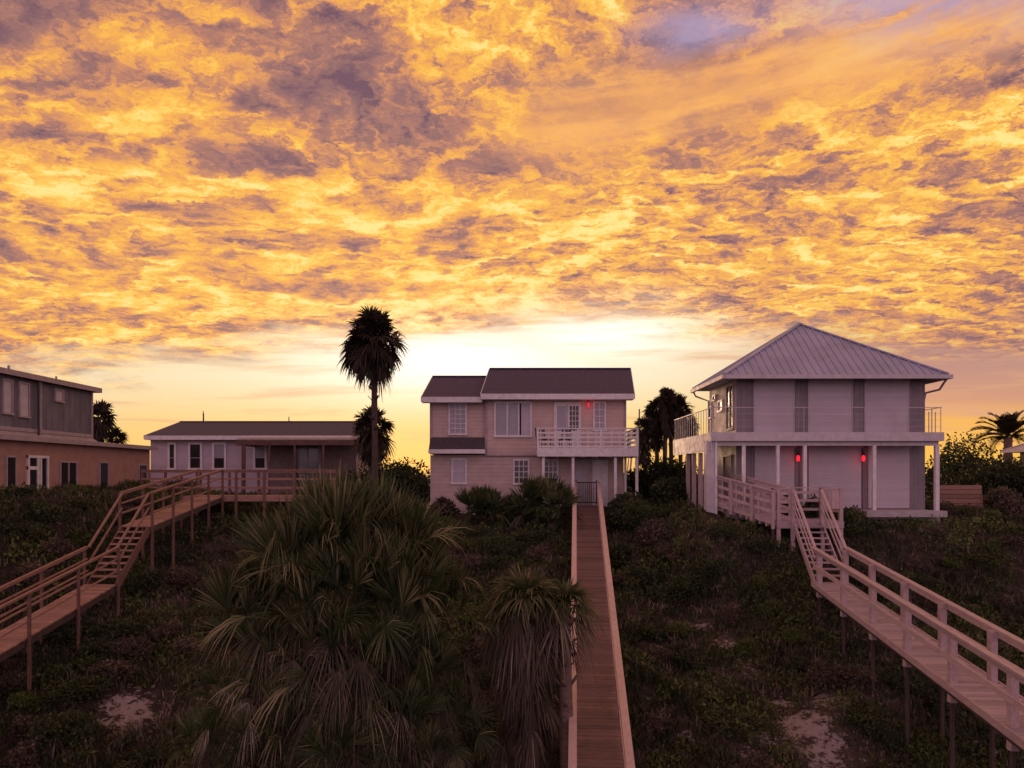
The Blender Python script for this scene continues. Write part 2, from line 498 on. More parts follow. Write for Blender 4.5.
M['leaf_brown'] = leafy('scrub_leaf', [(0.0, (0.0297, 0.0230, 0.0175)), (0.5, (0.0783, 0.0607, 0.0432)), (1.0, (0.1890, 0.1377, 0.1053))], 0.2)
M['leaf_green'] = leafy('bright_shrub_leaf', [(0.0, (0.0297, 0.0432, 0.0135)), (0.5, (0.0743, 0.1013, 0.0270)), (1.0, (0.1485, 0.1823, 0.0486))], 0.25)
M['grass'] = leafy('dune_grass', [(0.0, (0.0216, 0.0324, 0.0135)), (0.35, (0.0486, 0.0594, 0.0270)), (0.65, (0.1013, 0.0864, 0.0594)), (1.0, (0.2970, 0.2228, 0.1823))], 0.2)
M['red_glow'] = glow('red_lamp_glow', (0.85, 0.02, 0.045), 1.0)


# ------------------------------------------------------------------ terrain
def sst(x, a, b):
    t = np.clip((np.asarray(x, float) - a) / (b - a), 0, 1)
    return t * t * (3 - 2 * t)


_ph = np.random.default_rng(3).uniform(0, 6.28, (14, 2))
_fr = np.random.default_rng(4).uniform(0.25, 2.2, (14, 2)) * np.random.default_rng(5).choice([-1, 1], (14, 2))


def ground(X, Y):
    X = np.asarray(X, float)
    Y = np.asarray(Y, float)
    z = np.interp(Y, [-60, 0, 8, 14, 18, 22, 26, 30, 33, 35, 37, 80], [-8.2, -7.6, -6.9, -5.6, -4.4, -3.4, -2.5, -1.4, -0.55, -0.1, 0.0, 0.0])
    zl = np.interp(Y, [-60, 5, 14, 24, 29, 33, 36, 45, 70, 120], [0, 0.3, 0.55, 1.2, 1.7, 1.2, 0.85, 0.55, 0.15, 0.0])
    zx = np.interp(Y, [-60, 5, 14, 20, 24, 27, 29, 33, 36, 45, 60], [0, 0, 0.3, 1.2, 2.4, 2.0, 1.05, 0.5, 0.3, 0.2, 0.0])
    zr = np.interp(Y, [-60, 14, 20, 24, 26, 27, 28.5, 30, 33, 37, 80], [0, 0, 0.05, 0.3, 0.9, 1.5, 1.75, 1.5, 0.85, 0.25, 0.0])
    z = z + zl * (1 - sst(X, -15, -5)) + zx * (1 - sst(X, -17, -12.5)) + zr * sst(X, 4.5, 7.5)
    z = z + 0.44 * np.exp(-(((X - 7.4) / 1.3) ** 2 + ((Y - 30.4) / 2.2) ** 2))
    n = sum(np.sin(X * fx + Y * fy + p0) * (0.055 / (0.4 + abs(fx) + abs(fy))) for (fx, fy), (p0, _p) in zip(_fr, _ph))
    near = (1 - sst(Y, 35, 40)) * 1.9 + 0.15
    return z + n * near


def hit(px, py):
    for Y in np.arange(9, 60, 0.05):
        if PZ(py, Y) <= ground(PX(px, Y), Y):
            return float(PX(px, Y)), float(Y)
    return float(PX(px, 60)), 60.0


def gz(x, y): return float(ground(x, y))


SAND = [(130, 712, 0.75, 1.0), (62, 722, 0.30, 0.9), (205, 696, 0.35, 0.7), (700, 628, 0.45, 0.8), (728, 644, 0.42, 0.95), (752, 672, 0.3, 0.8),
        (806, 728, 0.8, 1.0), (826, 700, 0.5, 0.95), (780, 704, 0.45, 0.8), (822, 752, 0.7, 0.9), (765, 736, 0.4, 0.85), (684, 736, 0.3, 0.7), (662, 706, 0.35, 0.6), (57, 522, 0.25, 0.7),
        (818, 668, 0.35, 0.6), (745, 755, 0.35, 0.7), (150, 735, 0.3, 0.7)]
SANDXY = [(*hit(a, b), r, s) for a, b, r, s in SAND]


def sandiness(X, Y):
    v = np.zeros_like(np.asarray(X, float))
    for sx, sy, r, s in SANDXY:
        v = np.maximum(v, s * np.exp(-(((X - sx) / (r * 1.3)) ** 2 + ((Y - sy) / (r * 1.5)) ** 2)))
    return v


def axis(lo, hi, step, far, neg):
    a = list(np.arange(lo, hi, step))
    d = step
    x = hi
    up = []
    while x < far:
        up.append(x)
        d *= 1.35
        x += d
    up.append(far)
    d = step
    x = lo - step
    dn = []
    while x > neg:
        dn.append(x)
        d *= 1.35
        x -= d
    dn.append(neg)
    return np.array(dn[::-1] + a + up)


def build_ground():
    xs = axis(-30, 30, 0.3, 4000, -4000)
    ys = axis(6, 48, 0.3, 5000, -400)
    gx, gy = np.meshgrid(xs, ys)
    gzv = ground(gx, gy)
    V = np.stack([gx.ravel(), gy.ravel(), gzv.ravel()], 1)
    nx, ny = len(xs), len(ys)
    i = np.arange((nx - 1) * (ny - 1))
    a = (i // (nx - 1)) * nx + i % (nx - 1)
    Q = np.stack([a, a + 1, a + nx + 1, a + nx], 1)
    m = bpy.data.materials.new('dune_ground')
    m.use_nodes = True
    t = NT(m.node_tree)
    bs = t.n['Principled BSDF']
    co = t.new('ShaderNodeTexCoord').outputs['Object']
    sand = t.new('ShaderNodeAttribute', attribute_name='tint').outputs['Fac']
    big = t.noise(co, 0.35, 5, 0.6)
    fine = t.noise(co, 5.0, 8, 0.7)
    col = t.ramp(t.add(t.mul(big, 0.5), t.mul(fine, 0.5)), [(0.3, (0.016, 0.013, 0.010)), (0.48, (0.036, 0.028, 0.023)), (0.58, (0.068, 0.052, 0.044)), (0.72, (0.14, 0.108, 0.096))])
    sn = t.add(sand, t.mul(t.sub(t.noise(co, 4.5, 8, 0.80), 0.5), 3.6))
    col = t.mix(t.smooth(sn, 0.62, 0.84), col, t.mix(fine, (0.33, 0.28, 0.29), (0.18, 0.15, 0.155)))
    t.put(bs.inputs['Base Color'], col)
    bs.inputs['Roughness'].default_value = 0.95
    bs.inputs['Specular IOR Level'].default_value = 0.1
    bp = t.new('ShaderNodeBump')
    bp.inputs['Strength'].default_value = 0.8
    bp.inputs['Distance'].default_value = 0.06
    t.put(bp.inputs['Height'], fine)
    t.l.new(bp.outputs[0], bs.inputs['Normal'])
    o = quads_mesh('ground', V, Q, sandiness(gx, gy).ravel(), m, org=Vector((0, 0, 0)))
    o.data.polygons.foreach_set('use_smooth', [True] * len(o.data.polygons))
    tag(o, 'dark sandy dune slope rising to the beach houses', kind='structure')


build_ground()


# ------------------------------------------------------------------ houses
def front_window(house, px0, px1, py0, py1, Y, nx=1, ny=1, pane='glass', fr=0.08, name='window', label=None, frame='white', bar=0.035, split=None, panes=None):
    x0, x1, z0, z1 = PX(px0, Y), PX(px1, Y), PZ(py1, Y), PZ(py0, Y)
    b = MB()
    b.box(x0, x1, Y - 0.07, Y + 0.02, z1 - fr, z1)
    b.box(x0 - 0.03, x1 + 0.03, Y - 0.10, Y + 0.02, z0 - 0.02, z0 + fr)
    b.box(x0, x0 + fr, Y - 0.068, Y + 0.02, z0 + fr, z1 - fr)
    b.box(x1 - fr, x1, Y - 0.068, Y + 0.02, z0 + fr, z1 - fr)
    ix0, ix1, iz0, iz1 = x0 + fr, x1 - fr, z0 + fr, z1 - fr
    for k in range(1, nx):
        c = ix0 + (ix1 - ix0) * k / nx
        b.box(c - bar / 2, c + bar / 2, Y - 0.055, Y - 0.02, iz0, iz1)
    for k in range(1, ny):
        c = iz0 + (iz1 - iz0) * k / ny
        b.box(ix0, ix1, Y - 0.053, Y - 0.021, c - bar / 2, c + bar / 2)
    w = b.build(name, M[frame], house)
    if label: w['label'] = label
    if panes:                       # list of (fraction x0, x1, z0, z1, material)
        for fx0, fx1, fz0, fz1, mt in panes:
            MB().box(ix0 + (ix1 - ix0) * fx0, ix0 + (ix1 - ix0) * fx1, Y - 0.022, Y + 0.01, iz0 + (iz1 - iz0) * fz0, iz0 + (iz1 - iz0) * fz1).build('pane', M[mt], w)
    else:
        MB().box(ix0, ix1, Y - 0.022, Y + 0.01, iz0, iz1).build('pane', M[pane], w)
    return w


def side_window(house, X, sgn, Y0, Y1, z0, z1, ny=1, nz=1, pane='glass', fr=0.07, name='window', frame='white', label=None):
    """window on a wall that faces +X (sgn 1) or -X (sgn -1)"""
    if Y0 > Y1: Y0, Y1 = Y1, Y0
    a, c = X - sgn * 0.02, X + sgn * 0.06
    b = MB()
    b.box(a, c, Y0, Y1, z1 - fr, z1)
    b.box(a, c + sgn * 0.03, Y0 - 0.02, Y1 + 0.02, z0, z0 + fr)
    b.box(a, c - sgn * 0.002, Y0, Y0 + fr, z0 + fr, z1 - fr)
    b.box(a, c - sgn * 0.002, Y1 - fr, Y1, z0 + fr, z1 - fr)
    for k in range(1, ny):
        m = Y0 + (Y1 - Y0) * k / ny
        b.box(X + sgn * 0.02, X + sgn * 0.05, m - 0.03, m + 0.03, z0 + fr, z1 - fr)
    for k in range(1, nz):
        m = z0 + (z1 - z0) * k / nz
        b.box(X + sgn * 0.02, X + sgn * 0.048, Y0 + fr, Y1 - fr, m - 0.02, m + 0.02)
    w = b.build(name, M[frame], house)
    if label: w['label'] = label
    MB().box(X - sgn * 0.01, X + sgn * 0.021, Y0 + fr, Y1 - fr, z0 + fr, z1 - fr).build('pane', M[pane], w)
    return w


def red_lamp(x, y, z, label, power, r=0.068):
    t = thing('wall_lamp', (x, y + 0.06, z), label, 'lamp', 'red lamps on the houses')
    MB().tube([(x, y + 0.06, z + 0.24), (x, y - 0.10, z + 0.24), (x, y - 0.12, z + 0.16)], 0.02, 6).build('bracket', M['black_metal'], t)
    MB().tube([(x, y - 0.12, z + 0.10), (x, y - 0.12, z + 0.15), (x, y - 0.12, z + 0.19)], [r * 1.25, r * 1.1, 0.02], 10).build('shade', M['black_metal'], t)
    MB().tube([(x, y - 0.12, z - 0.16), (x, y - 0.12, z - 0.12), (x, y - 0.12, z + 0.02), (x, y - 0.12, z + 0.09)], [r * 0.5, r, r, r * 0.6], 12).build('bulb', M['red_glow'], t, True)
    d = bpy.data.lights.new('red_lamp_light', 'POINT')
    d.energy = power
    d.color = (1.0, 0.03, 0.035)
    d.shadow_soft_size = 0.1
    o = bpy.data.objects.new('red_lamp_light', d)
    COL.objects.link(o)
    o.parent = t
    o.location = (0, -0.36, -0.05)
    return t


# ---- middle house: two storeys, brown gabled roof, white balcony
def middle_house():
    Y = 37.0
    H = thing('beach_house', (1.0, Y, 0.0), 'tan two storey beach house with brown gabled roof and white balcony at the boardwalk end', 'house', 'houses along the dune')
    xl, xm, xr = PX(430.5, Y), PX(486, Y), PX(625, Y)
    zt, zm = 5.62, PZ(455, Y)
    b = MB()
    b.box(xm, xr, Y, 44.6, zm, zt)                               # upper main block
    b.raw([(xr, Y, zt), (xr, 44.6, zt), (xr, 40.8, 7.35), (xr - .2, Y, zt), (xr - .2, 44.6, zt), (xr - .2, 40.8, 7.35)], [(0, 1, 2), (5, 4, 3), (0, 2, 5, 3), (1, 4, 5, 2)])
    b.box(xl, xm - 0.002, Y + 0.15, 44.5, 2.9, 5.46)             # upper left wing
    b.raw([(xl, Y + .15, 5.46), (xl, 44.5, 5.46), (xl, 40.8, 6.95), (xl + .2, Y + .15, 5.46), (xl + .2, 44.5, 5.46), (xl + .2, 40.8, 6.95)], [(2, 1, 0), (3, 4, 5), (3, 5, 2, 0), (2, 5, 4, 1)])
    b.build('wall', M['tan_siding'], H)
    b = MB()
    b.box(xl - 0.02, xr - 0.05, Y + 0.09, 44.4, -0.4, zm - 0.003)
    b.build('ground_floor_wall', M['tan_block'], H)
    # corner boards and trims
    b = MB()
    for x in (xm, xr):
        b.box(x - 0.06, x + 0.06, Y - 0.03, Y + 0.06, zm - 0.01, zt)
    b.box(xl - 0.05, xl + 0.07, Y + 0.12, Y + 0.2, 2.9, 5.4)
    b.box(xm - 0.02, xr, Y - 0.022, Y + 0.0, zm - 0.05, zm + 0.03)
    b.build('corner_trim', M['trim_grey'], H)

    def gable(x0, x1, rx0, rx1, ye, ze, yr, zr, name):
        th = 0.12
        yb = 2 * yr - ye
        m = MB()
        m.hexa([(x0, ye, ze), (x1, ye, ze), (rx1, yr, zr), (rx0, yr, zr)], [(x0, ye, ze + th), (x1, ye, ze + th), (rx1, yr, zr + th), (rx0, yr, zr + th)])
        m.hexa([(rx0, yr, zr), (rx1, yr, zr), (x1, yb, ze), (x0, yb, ze)], [(rx0, yr, zr + th), (rx1, yr, zr + th), (x1, yb, ze + th), (x0, yb, ze + th)])
        m.beam((rx0, yr, zr + th + 0.02), (rx1, yr, zr + th + 0.02), 0.30, 0.05)
        r = m.build(name, M['shingle'], H)
        f = MB()
        f.box(x0, x1, ye - 0.035, ye - 0.003, ze - 0.13, ze + th + 0.01)
        f.box(x0, x1, ye, Y + 0.1, ze - 0.125, ze - 0.09)
        for xa, xb in ((x0, rx0), (x1, rx1)):
            s = 0.02 if xa > 0.5 * (x0 + x1) else -0.02
            for yy in (ye, yb):
                f.beam((xa + s, yy, ze), (xb + s, yr, zr), 0.03, 0.24)
        f.build('fascia', M['white'], r)
        return r
    gable(PX(481, 36.4), PX(634.3, 36.4), PX(489.5, 40.8), PX(630.5, 40.8), 36.4, PZ(396.5, 36.4), 40.8, PZ(371.2, 40.8), 'roof')
    gable(PX(421.5, 36.55), PX(487, 36.55) - .25, PX(432.5, 40.8), PX(489, 40.8), 36.55, PZ(399.6, 36.55), 40.8, PZ(379.0, 40.8), 'roof')
    # pent roof between the floors, left wing
    x0, x1 = PX(429, 36.6), xm - 0.07
    b = MB()
    b.hexa([(x0, 36.5, PZ(450.5, 36.5)), (x1, 36.5, PZ(450.5, 36.5)), (x1, Y + .16, PZ(438.5, Y)), (x0, Y + .16, PZ(438.5, Y))],
           [(x0, 36.5, PZ(449, 36.5)), (x1, 36.5, PZ(449, 36.5)), (x1, Y + .16, PZ(437, Y)), (x0, Y + .16, PZ(437, Y))])
    p = b.build('pent_roof', M['shingle_pent'], H)
    MB().box(x0 - 0.02, x1 + 0.04, 36.47, 36.497, PZ(453.5, 36.5), PZ(449.3, 36.5)).box(x0, x1, 36.5, Y + 0.1, PZ(453.3, 36.5), PZ(452.3, 36.5)).build('fascia', M['white'], p)
    # windows
    front_window(H, 448.5, 467, 403, 435, Y + 0.15, 3, 6, 'pane_lit')
    front_window(H, 494, 532, 401.5, 437, Y, 3, 1, bar=.07, name='picture_window', label='wide picture window with a curtain on its right',
                 panes=[(0.0, 0.32, 0, 1, 'pane_lit'), (0.345, 0.66, 0, 1, 'pane_lit'), (0.685, 0.74, 0, 1, 'dark'), (0.742, 1.0, 0, 1, 'blind')], fr=0.09)
    front_window(H, 593, 606, 401.5, 431, Y, 2, 4, 'pane_lit')
    front_window(H, 451.5, 467, 458.5, 484, Y + 0.09, 1, 2, 'blind', label='ground floor window with its white blind down')
    front_window(H, 513, 529.5, 459, 484.5, Y + 0.09, 3, 4, 'glass')
    front_window(H, 543, 558.5, 459, 485, Y + 0.09, 3, 4, 'glass')
    # french door on to the balcony
    z0, z1 = PZ(448, Y), PZ(402.5, Y)
    b = MB()
    xa, xb = PX(554, Y), PX(581, Y)
    xc = (xa + xb) / 2
    for x in (xa, xb - 0.08): b.box(x, x + 0.08, Y - 0.07, Y + .01, z0, z1)
    b.box(xa, xb, Y - 0.072, Y + .01, z1 - 0.09, z1)
    b.box(xa + 0.08, xc - 0.015, Y - 0.05, Y + .01, z0, z1 - 0.09)
    x2, x3 = PX(569.5, Y), PX(578.5, Y)
    b.box(xc + .015, x2, Y - 0.05, Y + .01, z0, z1 - .09)
    b.box(x3, xb - 0.08, Y - 0.05, Y + .01, z0, z1 - .09)
    b.box(x2, x3, Y - 0.05, Y + .01, z0, PZ(431, Y))
    b.box(x2, x3, Y - 0.05, Y + .01, PZ(406, Y), z1 - .09)
    for k in range(1, 3):
        c = x2 + (x3 - x2) * k / 3
        b.box(c - .012, c + .012, Y - .045, Y - .02, PZ(431, Y), PZ(406, Y))
    for k in range(1, 5):
        c = PZ(431, Y) + (PZ(406, Y) - PZ(431, Y)) * k / 5
        b.box(x2, x3, Y - .043, Y - .021, c - .012, c + .012)
    d = b.build('french_door', M['white'], H)
    MB().box(x2, x3, Y - 0.02, Y + 0.01, PZ(431, Y), PZ(406, Y)).build('pane', M['glass'], d)
    MB().box(PX(557, Y), PX(566.5, Y), Y - 0.056, Y - .05, PZ(431, Y), PZ(406, Y)).build('curtain', M['pane_lit'], d)
    MB().tube([(xc + .06, Y - .05, z0 + 1.0), (xc + .06, Y - .1, z0 + 1.0), (xc + .14, Y - .1, z0 + 1.0)], 0.015, 6).build('handle', M['grey_metal'], d)
    # balcony
    yb = 35.0
    x0, x1 = PX(537.5, yb), PX(638, yb)
    zf, zb = PZ(448.5, yb), PZ(456.5, yb)
    b = MB()
    b.box(x0, x1, yb, Y - 0.004, zb + 0.10, zf)
    b.box(xr + 0.07, x1, Y, 41, zb + 0.10, zf)
    b.box(x0 - .02, x1 + .02, yb - 0.03, yb - 0.003, zb, zf + .02)
    b.box(x1 + .003, x1 + .03, yb, 41, zb, zf + .02)
    k = x0 + 0.3
    while k < x1:
        b.box(k, k + 0.05, yb + 0.05, Y - 0.05, zb - 0.04, zb + 0.10)
        k += 0.6
    bal = b.build('balcony', M['white'], H)
    zr_ = PZ(428.5, yb)
    b = MB()
    posts = [537.8, 555.5, 578, 601, 625.5, 637.6]
    for p in posts:
        x = PX(p, yb)
        b.box(x - .05, x + .05, yb + .02, yb + .12, zf, zr_ - 0.02)
    for yy in (37.5, 39.5):
        b.box(x1 - .1, x1, yy, yy + .1, zf, zr_ - 0.02)
    b.box(x0 - .05, x1 + .03, yb - .01, yb + .15, zr_ - .02, zr_ + .03)
    b.box(x1 - .12, x1 + .03, yb + .152, 41, zr_ - .02, zr_ + .028)
    for f in (0.10, 0.33, 0.56, 0.78):
        zc = zf + (zr_ - zf) * f
        b.box(x0, x1, yb + .04, yb + .075, zc - .04, zc + .04)
        b.box(x1 - .06, x1 - .025, yb + .13, 41, zc - .04, zc + .04)
    k = x0 + .12
    while k < PX(625, yb):
        b.box(k, k + .05, yb + .077, yb + .10, zf + .08, zr_ - .03)
        k += 0.36
    b.build('railing', M['white'], bal)
    for p in (543.5, 573.3, 615.8, 637.3):
        x = PX(p, yb)
        MB().box(x - .06, x + .06, yb + .1, yb + .22, gz(x, yb) - .3, zb - .042).build('post', M['white'], H)
    x = PX(625.5, 36.2)
    MB().box(x - .05, x + .05, 36.2, 36.3, gz(x, 36.2) - .3, zb - .042).build('post', M['white'], H)
    # ground floor doors under the balcony
    for p0, p1, mt in ((575.5, 588.5, 'shutter_box'), (592.5, 608, 'white')):
        xa, xb = PX(p0, Y), PX(p1, Y)
        b = MB().box(xa, xb, Y + .02, Y + .088, 0.15, PZ(460, Y))
        for (f0, f1) in ((.12, .45), (.52, .92)):
            zz = PZ(460, Y) - .15
            b.box(xa + .1, xb - .1, Y - .0, Y + .019, .15 + zz * f0, .15 + zz * f1)
        dd = b.build('door', M[mt], H)
        MB().tube([(xb - .08, Y + .02, 1.05), (xb - .08, Y - .04, 1.05)], .03, 8).build('handle', M['grey_metal'], dd)
    # stair with white stringer on the right flank
    b = MB()
    b.beam((PX(627, 38), 38.2, 0.2), (PX(638, 38) + .25, 41.5, zf), 0.06, 0.3)
    b.beam((PX(627, 38) - .05, 38.2, 1.1), (PX(638, 38) + .2, 41.5, zr_), 0.05, 0.1)
    b.build('side_stair', M['white'], H)
    # slim pole on the balcony corner
    x = PX(639.3, 35.4)
    MB().tube([(x, 35.4, zb), (x, 35.4, PZ(409, 35.4))], 0.03, 6).build('pole', M['black_metal'], H)
    # porch deck by the end of the boardwalk
    b = MB().box(PX(545, 35.6), PX(612, 35.6), 35.7, Y + .08, 0.28, 0.40)
    pr = b.build('porch_deck', M['wood_dark'], H)
    b = MB()
    for p in np.linspace(545, 573, 9):
        x = PX(p, 35.7)
        b.box(x - .025, x + .025, 35.7, 35.75, .40, 1.22)
    b.box(PX(544, 35.7), PX(573.5, 35.7), 35.68, 35.77, 1.22, 1.28)
    b.build('railing', M['wood_dark'], pr)
    return H


middle_house()


def balcony_chair(x, y, z, rz, label):
    t = thing('patio_chair', (x, y, z), label, 'chair')
    c, s = math.cos(rz), math.sin(rz)
    def P(a, b_, d): return (x + a * c - b_ * s, y + a * s + b_ * c, z + d)
    for a in (-.24, .24):
        for b_ in (-.24, .24):
            MB().beam(P(a, b_, 0), P(a * .95, b_ * .95, .43), .035, .035).build('leg', M['black_metal'], t)
    MB().beam(P(-.27, 0, .45), P(.27, 0, .45), .52, .04).build('seat', M['black_metal'], t)
    b = MB()
    b.beam(P(-.24, .25, .45), P(-.24, .36, .98), .035, .035)
    b.beam(P(.24, .25, .45), P(.24, .36, .98), .035, .035)
    for f in (.3, .55, .8, 1.0):
        b.beam(P(-.25, .25 + .11 * f, .45 + .53 * f), P(.25, .25 + .11 * f, .45 + .53 * f), .02, .07)
    b.build('backrest', M['black_metal'], t)


_zf = PZ(448.5, 35.0)
balcony_chair(PX(543.5, 36.0), 36.0, _zf, 0.5, 'dark slatted chair at the left end of the white balcony')
balcony_chair(PX(565.5, 36.0), 36.0, _zf, -0.3, 'dark slatted chair in front of the french door on the white balcony')


# ---- right house: pyramid metal roof, closed storm shutters, deck all round
def right_house():
    Yf, Yd, Yr = 31.2, 30.0, 35.4
    x0, x1 = PX(736, Yf), PX(925, Yf)
    zfl = 0.5
    H = thing('beach_house', (12.7, Yd, 0.1), 'pale grey two storey house with pyramid metal roof and closed storm shutters', 'house', 'houses along the dune')
    zd = PZ(432.5, Yd)
    b = MB()
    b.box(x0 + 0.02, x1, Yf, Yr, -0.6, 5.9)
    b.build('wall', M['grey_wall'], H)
    MB().box(x0, x0 + 0.018, Yf + 0.004, Yr, -0.6, 5.88).build('side_wall', M['grey_side_lit'], H)
    # hip roof meeting in one point, with standing ribs
    ex0, ex1, ey0, ey1 = PX(724.5, 30.35), PX(949, 30.35), 30.35, 35.7
    ez = PZ(376.5, 30.35)
    ap = Vector((12.56, 33.6, PZ(326.5, 33.6)))
    C4 = [Vector((ex0, ey0, ez)), Vector((ex1, ey0, ez)), Vector((ex1, ey1, ez)), Vector((ex0, ey1, ez))]
    th = 0.09
    b = MB()
    up = Vector((0, 0, th))
    vs = C4 + [c + up for c in C4] + [ap + up]
    b.raw(vs, [(3, 2, 1, 0), (0, 1, 5, 4), (1, 2, 6, 5), (2, 3, 7, 6), (3, 0, 4, 7), (4, 5, 8), (5, 6, 8), (6, 7, 8), (7, 4, 8)])
    for A, B in ((C4[0], C4[1]), (C4[1], C4[2]), (C4[3], C4[0])):       # ribs run up each slope
        e = (B - A)
        L = e.length
        eh = e.normalized()
        inw = Vector((-eh.y, eh.x, 0))
        foot = (ap - A).dot(eh)
        run = (ap - A).dot(inw)
        n = int(L / 0.30)
        for k in range(1, n):
            s = L * k / n
            f = s / foot if s < foot else (L - s) / (L - foot)
            p = A + eh * s + up
            q = p + inw * (run * f * 0.985) + Vector((0, 0, (ap.z - ez) * f * 0.985))
            b.beam(p, q, 0.05, 0.07)
    for c in C4:
        b.beam(c + up * 1.3, ap + up * 1.4, 0.18, 0.06)
    r = b.build('roof', M['metal_roof'], H)
    g = MB()
    g.box(ex0 - .02, ex1 + .1, ey0 - .12, ey0 - .004, ez - .09, ez + .07)
    g.box(ex0 - .12, ex0 - .004, ey0 - .12, ey1, ez - .09, ez + .068)
    g.box(ex1 + .004, ex1 + .1, ey0 - .003, ey1, ez - .09, ez + .068)
    g.build('gutter', M['deck_white'], r)
    # downspouts
    MB().tube([(ex1 + .02, 30.5, ez - .05), (ex1 - .06, 30.6, ez - .22), (x1 + .45, 30.95, ez - .45), (x1 + .08, 31.3, ez - .55), (x1 + .05, 31.4, ez - .9), (x1 + .05, 31.4, zfl)], .045, 6).build('downspout', M['grey_metal'], H)
    MB().tube([(ex0 + .02, 35.6, ez - .05), (ex0 + .1, 35.55, ez - .25), (x0 - .06, 35.3, ez - .5), (x0 - .06, 35.3, zd)], .04, 6).build('downspout', M['grey_metal'], H)
    # upper floor shutters
    for p0, p1 in ((754.5, 793), (809, 851), (865.3, 907.5)):
        xa, xb = PX(p0, Yf), PX(p1, Yf)
        b = MB().box(xa, xb, Yf - .035, Yf + .01, zd, PZ(383, Yf))
        s = b.build('storm_shutter', M['shutter'], H)
        MB().box(xa - .04, xb + .04, Yf - .16, Yf + .01, PZ(383, Yf) + .002, PZ(376.8, Yf)).build('shutter_box', M['shutter_box'], s)
        MB().box(xa - .05, xa - .003, Yf - .05, Yf + .01, zd, PZ(383, Yf)).build('guide_rail', M['shutter_box'], s)
        MB().box(xb + .003, xb + .05, Yf - .05, Yf + .01, zd, PZ(383, Yf)).build('guide_rail', M['shutter_box'], s)
    # ground floor shutters
    for p0, p1 in ((754.5, 794), (808.5, 860.8), (868, 909)):
        xa, xb = PX(p0, Yf), PX(p1, Yf)
        s = MB().box(xa, xb, Yf - .035, Yf + .01, zfl + .06, PZ(448, Yf)).build('storm_shutter', M['shutter'], H)
        MB().box(xa - .04, xb + .04, Yf - .14, Yf + .01, PZ(448, Yf) + .002, PZ(444, Yf)).build('shutter_box', M['shutter_box'], s)
    # left flank openings
    def yat(px): return x0 * F / (px - 512)
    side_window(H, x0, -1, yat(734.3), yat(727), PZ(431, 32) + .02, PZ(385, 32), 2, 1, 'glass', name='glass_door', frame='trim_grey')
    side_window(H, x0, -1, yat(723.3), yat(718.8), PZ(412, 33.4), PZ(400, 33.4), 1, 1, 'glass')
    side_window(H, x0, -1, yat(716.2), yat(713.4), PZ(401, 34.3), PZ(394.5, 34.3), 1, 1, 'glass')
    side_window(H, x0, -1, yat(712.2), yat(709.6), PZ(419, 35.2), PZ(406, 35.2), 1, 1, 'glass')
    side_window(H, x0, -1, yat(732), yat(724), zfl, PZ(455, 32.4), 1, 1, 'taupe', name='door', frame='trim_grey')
    # deck round the upper floor
    dx0, dx1 = 7.8, PX(943, Yd)
    zb = PZ(441, Yd)
    b = MB()
    b.box(dx0, dx1, Yd, Yf - .003, zb + .06, zd - .003)
    b.box(dx0, x0 - .004, Yf, 37.0, zb + .06, zd - .003)
    b.box(dx0 - .03, dx1 + .03, Yd - .04, Yd - .003, zb, zd + .01)
    b.box(dx1 + .003, dx1 + .03, Yd, Yf + .8, zb, zd + .01)
    b.box(dx0 - .035, dx0 - .003, Yd, 37.0, zd - .72, zd + .01)
    b.box(dx0 + .08, dx1 - .08, Yd + .16, Yd + .26, PZ(445.5, Yd), zb + .058)
    dk = b.build('deck', M['deck_white'], H)
    zr_ = PZ(407.3, Yd)
    b = MB()
    b.box(dx0, dx1, Yd + .05, Yd + .08, zr_ - .012, zr_ + .012)
    for k in np.linspace(dx0 + .05, dx1 - .05, 6):
        b.box(k - .008, k + .008, Yd + .052, Yd + .078, zd - .01, zr_ - .013)
    for f in (.25, .5, .75):
        zc = zd + (zr_ - zd) * f
        b.tube([(dx0, Yd + .065, zc), (dx1, Yd + .065, zc)], .004, 5)
    for yy in (30.7, 31.4):
        b.box(dx1 - .06, dx1 - .03, yy, yy + .03, zd - .01, zr_ - .013)
    b.box(dx1 - .06, dx1 - .03, Yd + .09, 32.0, zr_ - .013, zr_ + .013)
    for px in (929, 935.5):
        xx = PX(px, 32.0)
        b.box(xx - .014, xx + .014, 32.0, 32.03, zd - .01, zr_ - .013)
    b.box(x1 + .003, dx1, 32.0, 32.03, zr_ - .012, zr_ + .011)
    b.box(x1 + .003, dx1 + .02, Yf + .8, 32.1, zb + .1, zd - .004)
    k = Yd + .5
    b.box(dx0 - .01, dx0 + .03, Yd + .09, 37.0, zr_ - .013, zr_ + .013)
    while k < 37:
        b.box(dx0, dx0 + .022, k, k + .022, zd - .01, zr_ - .014)
        k += .42
    b.build('railing', M['shutter'], dk)
    # porch posts and pillar
    for px, w in ((745.3, .12), (779.4, .12), (806.6, .13), (876.4, .13), (939.6, .15)):
        x = PX(px, Yd)
        MB().box(x - w / 2, x + w / 2, Yd + .14, Yd + .14 + w, zfl if px > 860 else .2, PZ(445.5, Yd) - .002).build('post', M['white'], H)
    xa, xb = PX(707, Yd), PX(717, Yd)
    p = MB().box(xa, xb - .06, Yd + .1, Yd + .5, -.2, zb - .002).build('pillar', M['deck_white'], H)
    MB().box(xb - .058, xb + .03, Yd + .06, Yd + .16, -.2, zb - .003).build('pillar_trim', M['white'], p)
    for px, yy in ((700.5, 32.6), (694, 34.2), (688, 36.3)):
        x = dx0 + .1
        yy = x * F / (px - 512)
        MB().box(x - .08, x + .08, yy - .08, yy + .08, -.3, zd - .73).build('post', M['wood_pale'], H)
    # porch slab and the broad step in front of it
    b = MB().box(8.4, dx1 - .1, Yd + .02, Yf - .002, -.5, zfl - .002)
    b.build('porch_slab', M['concrete'], H)
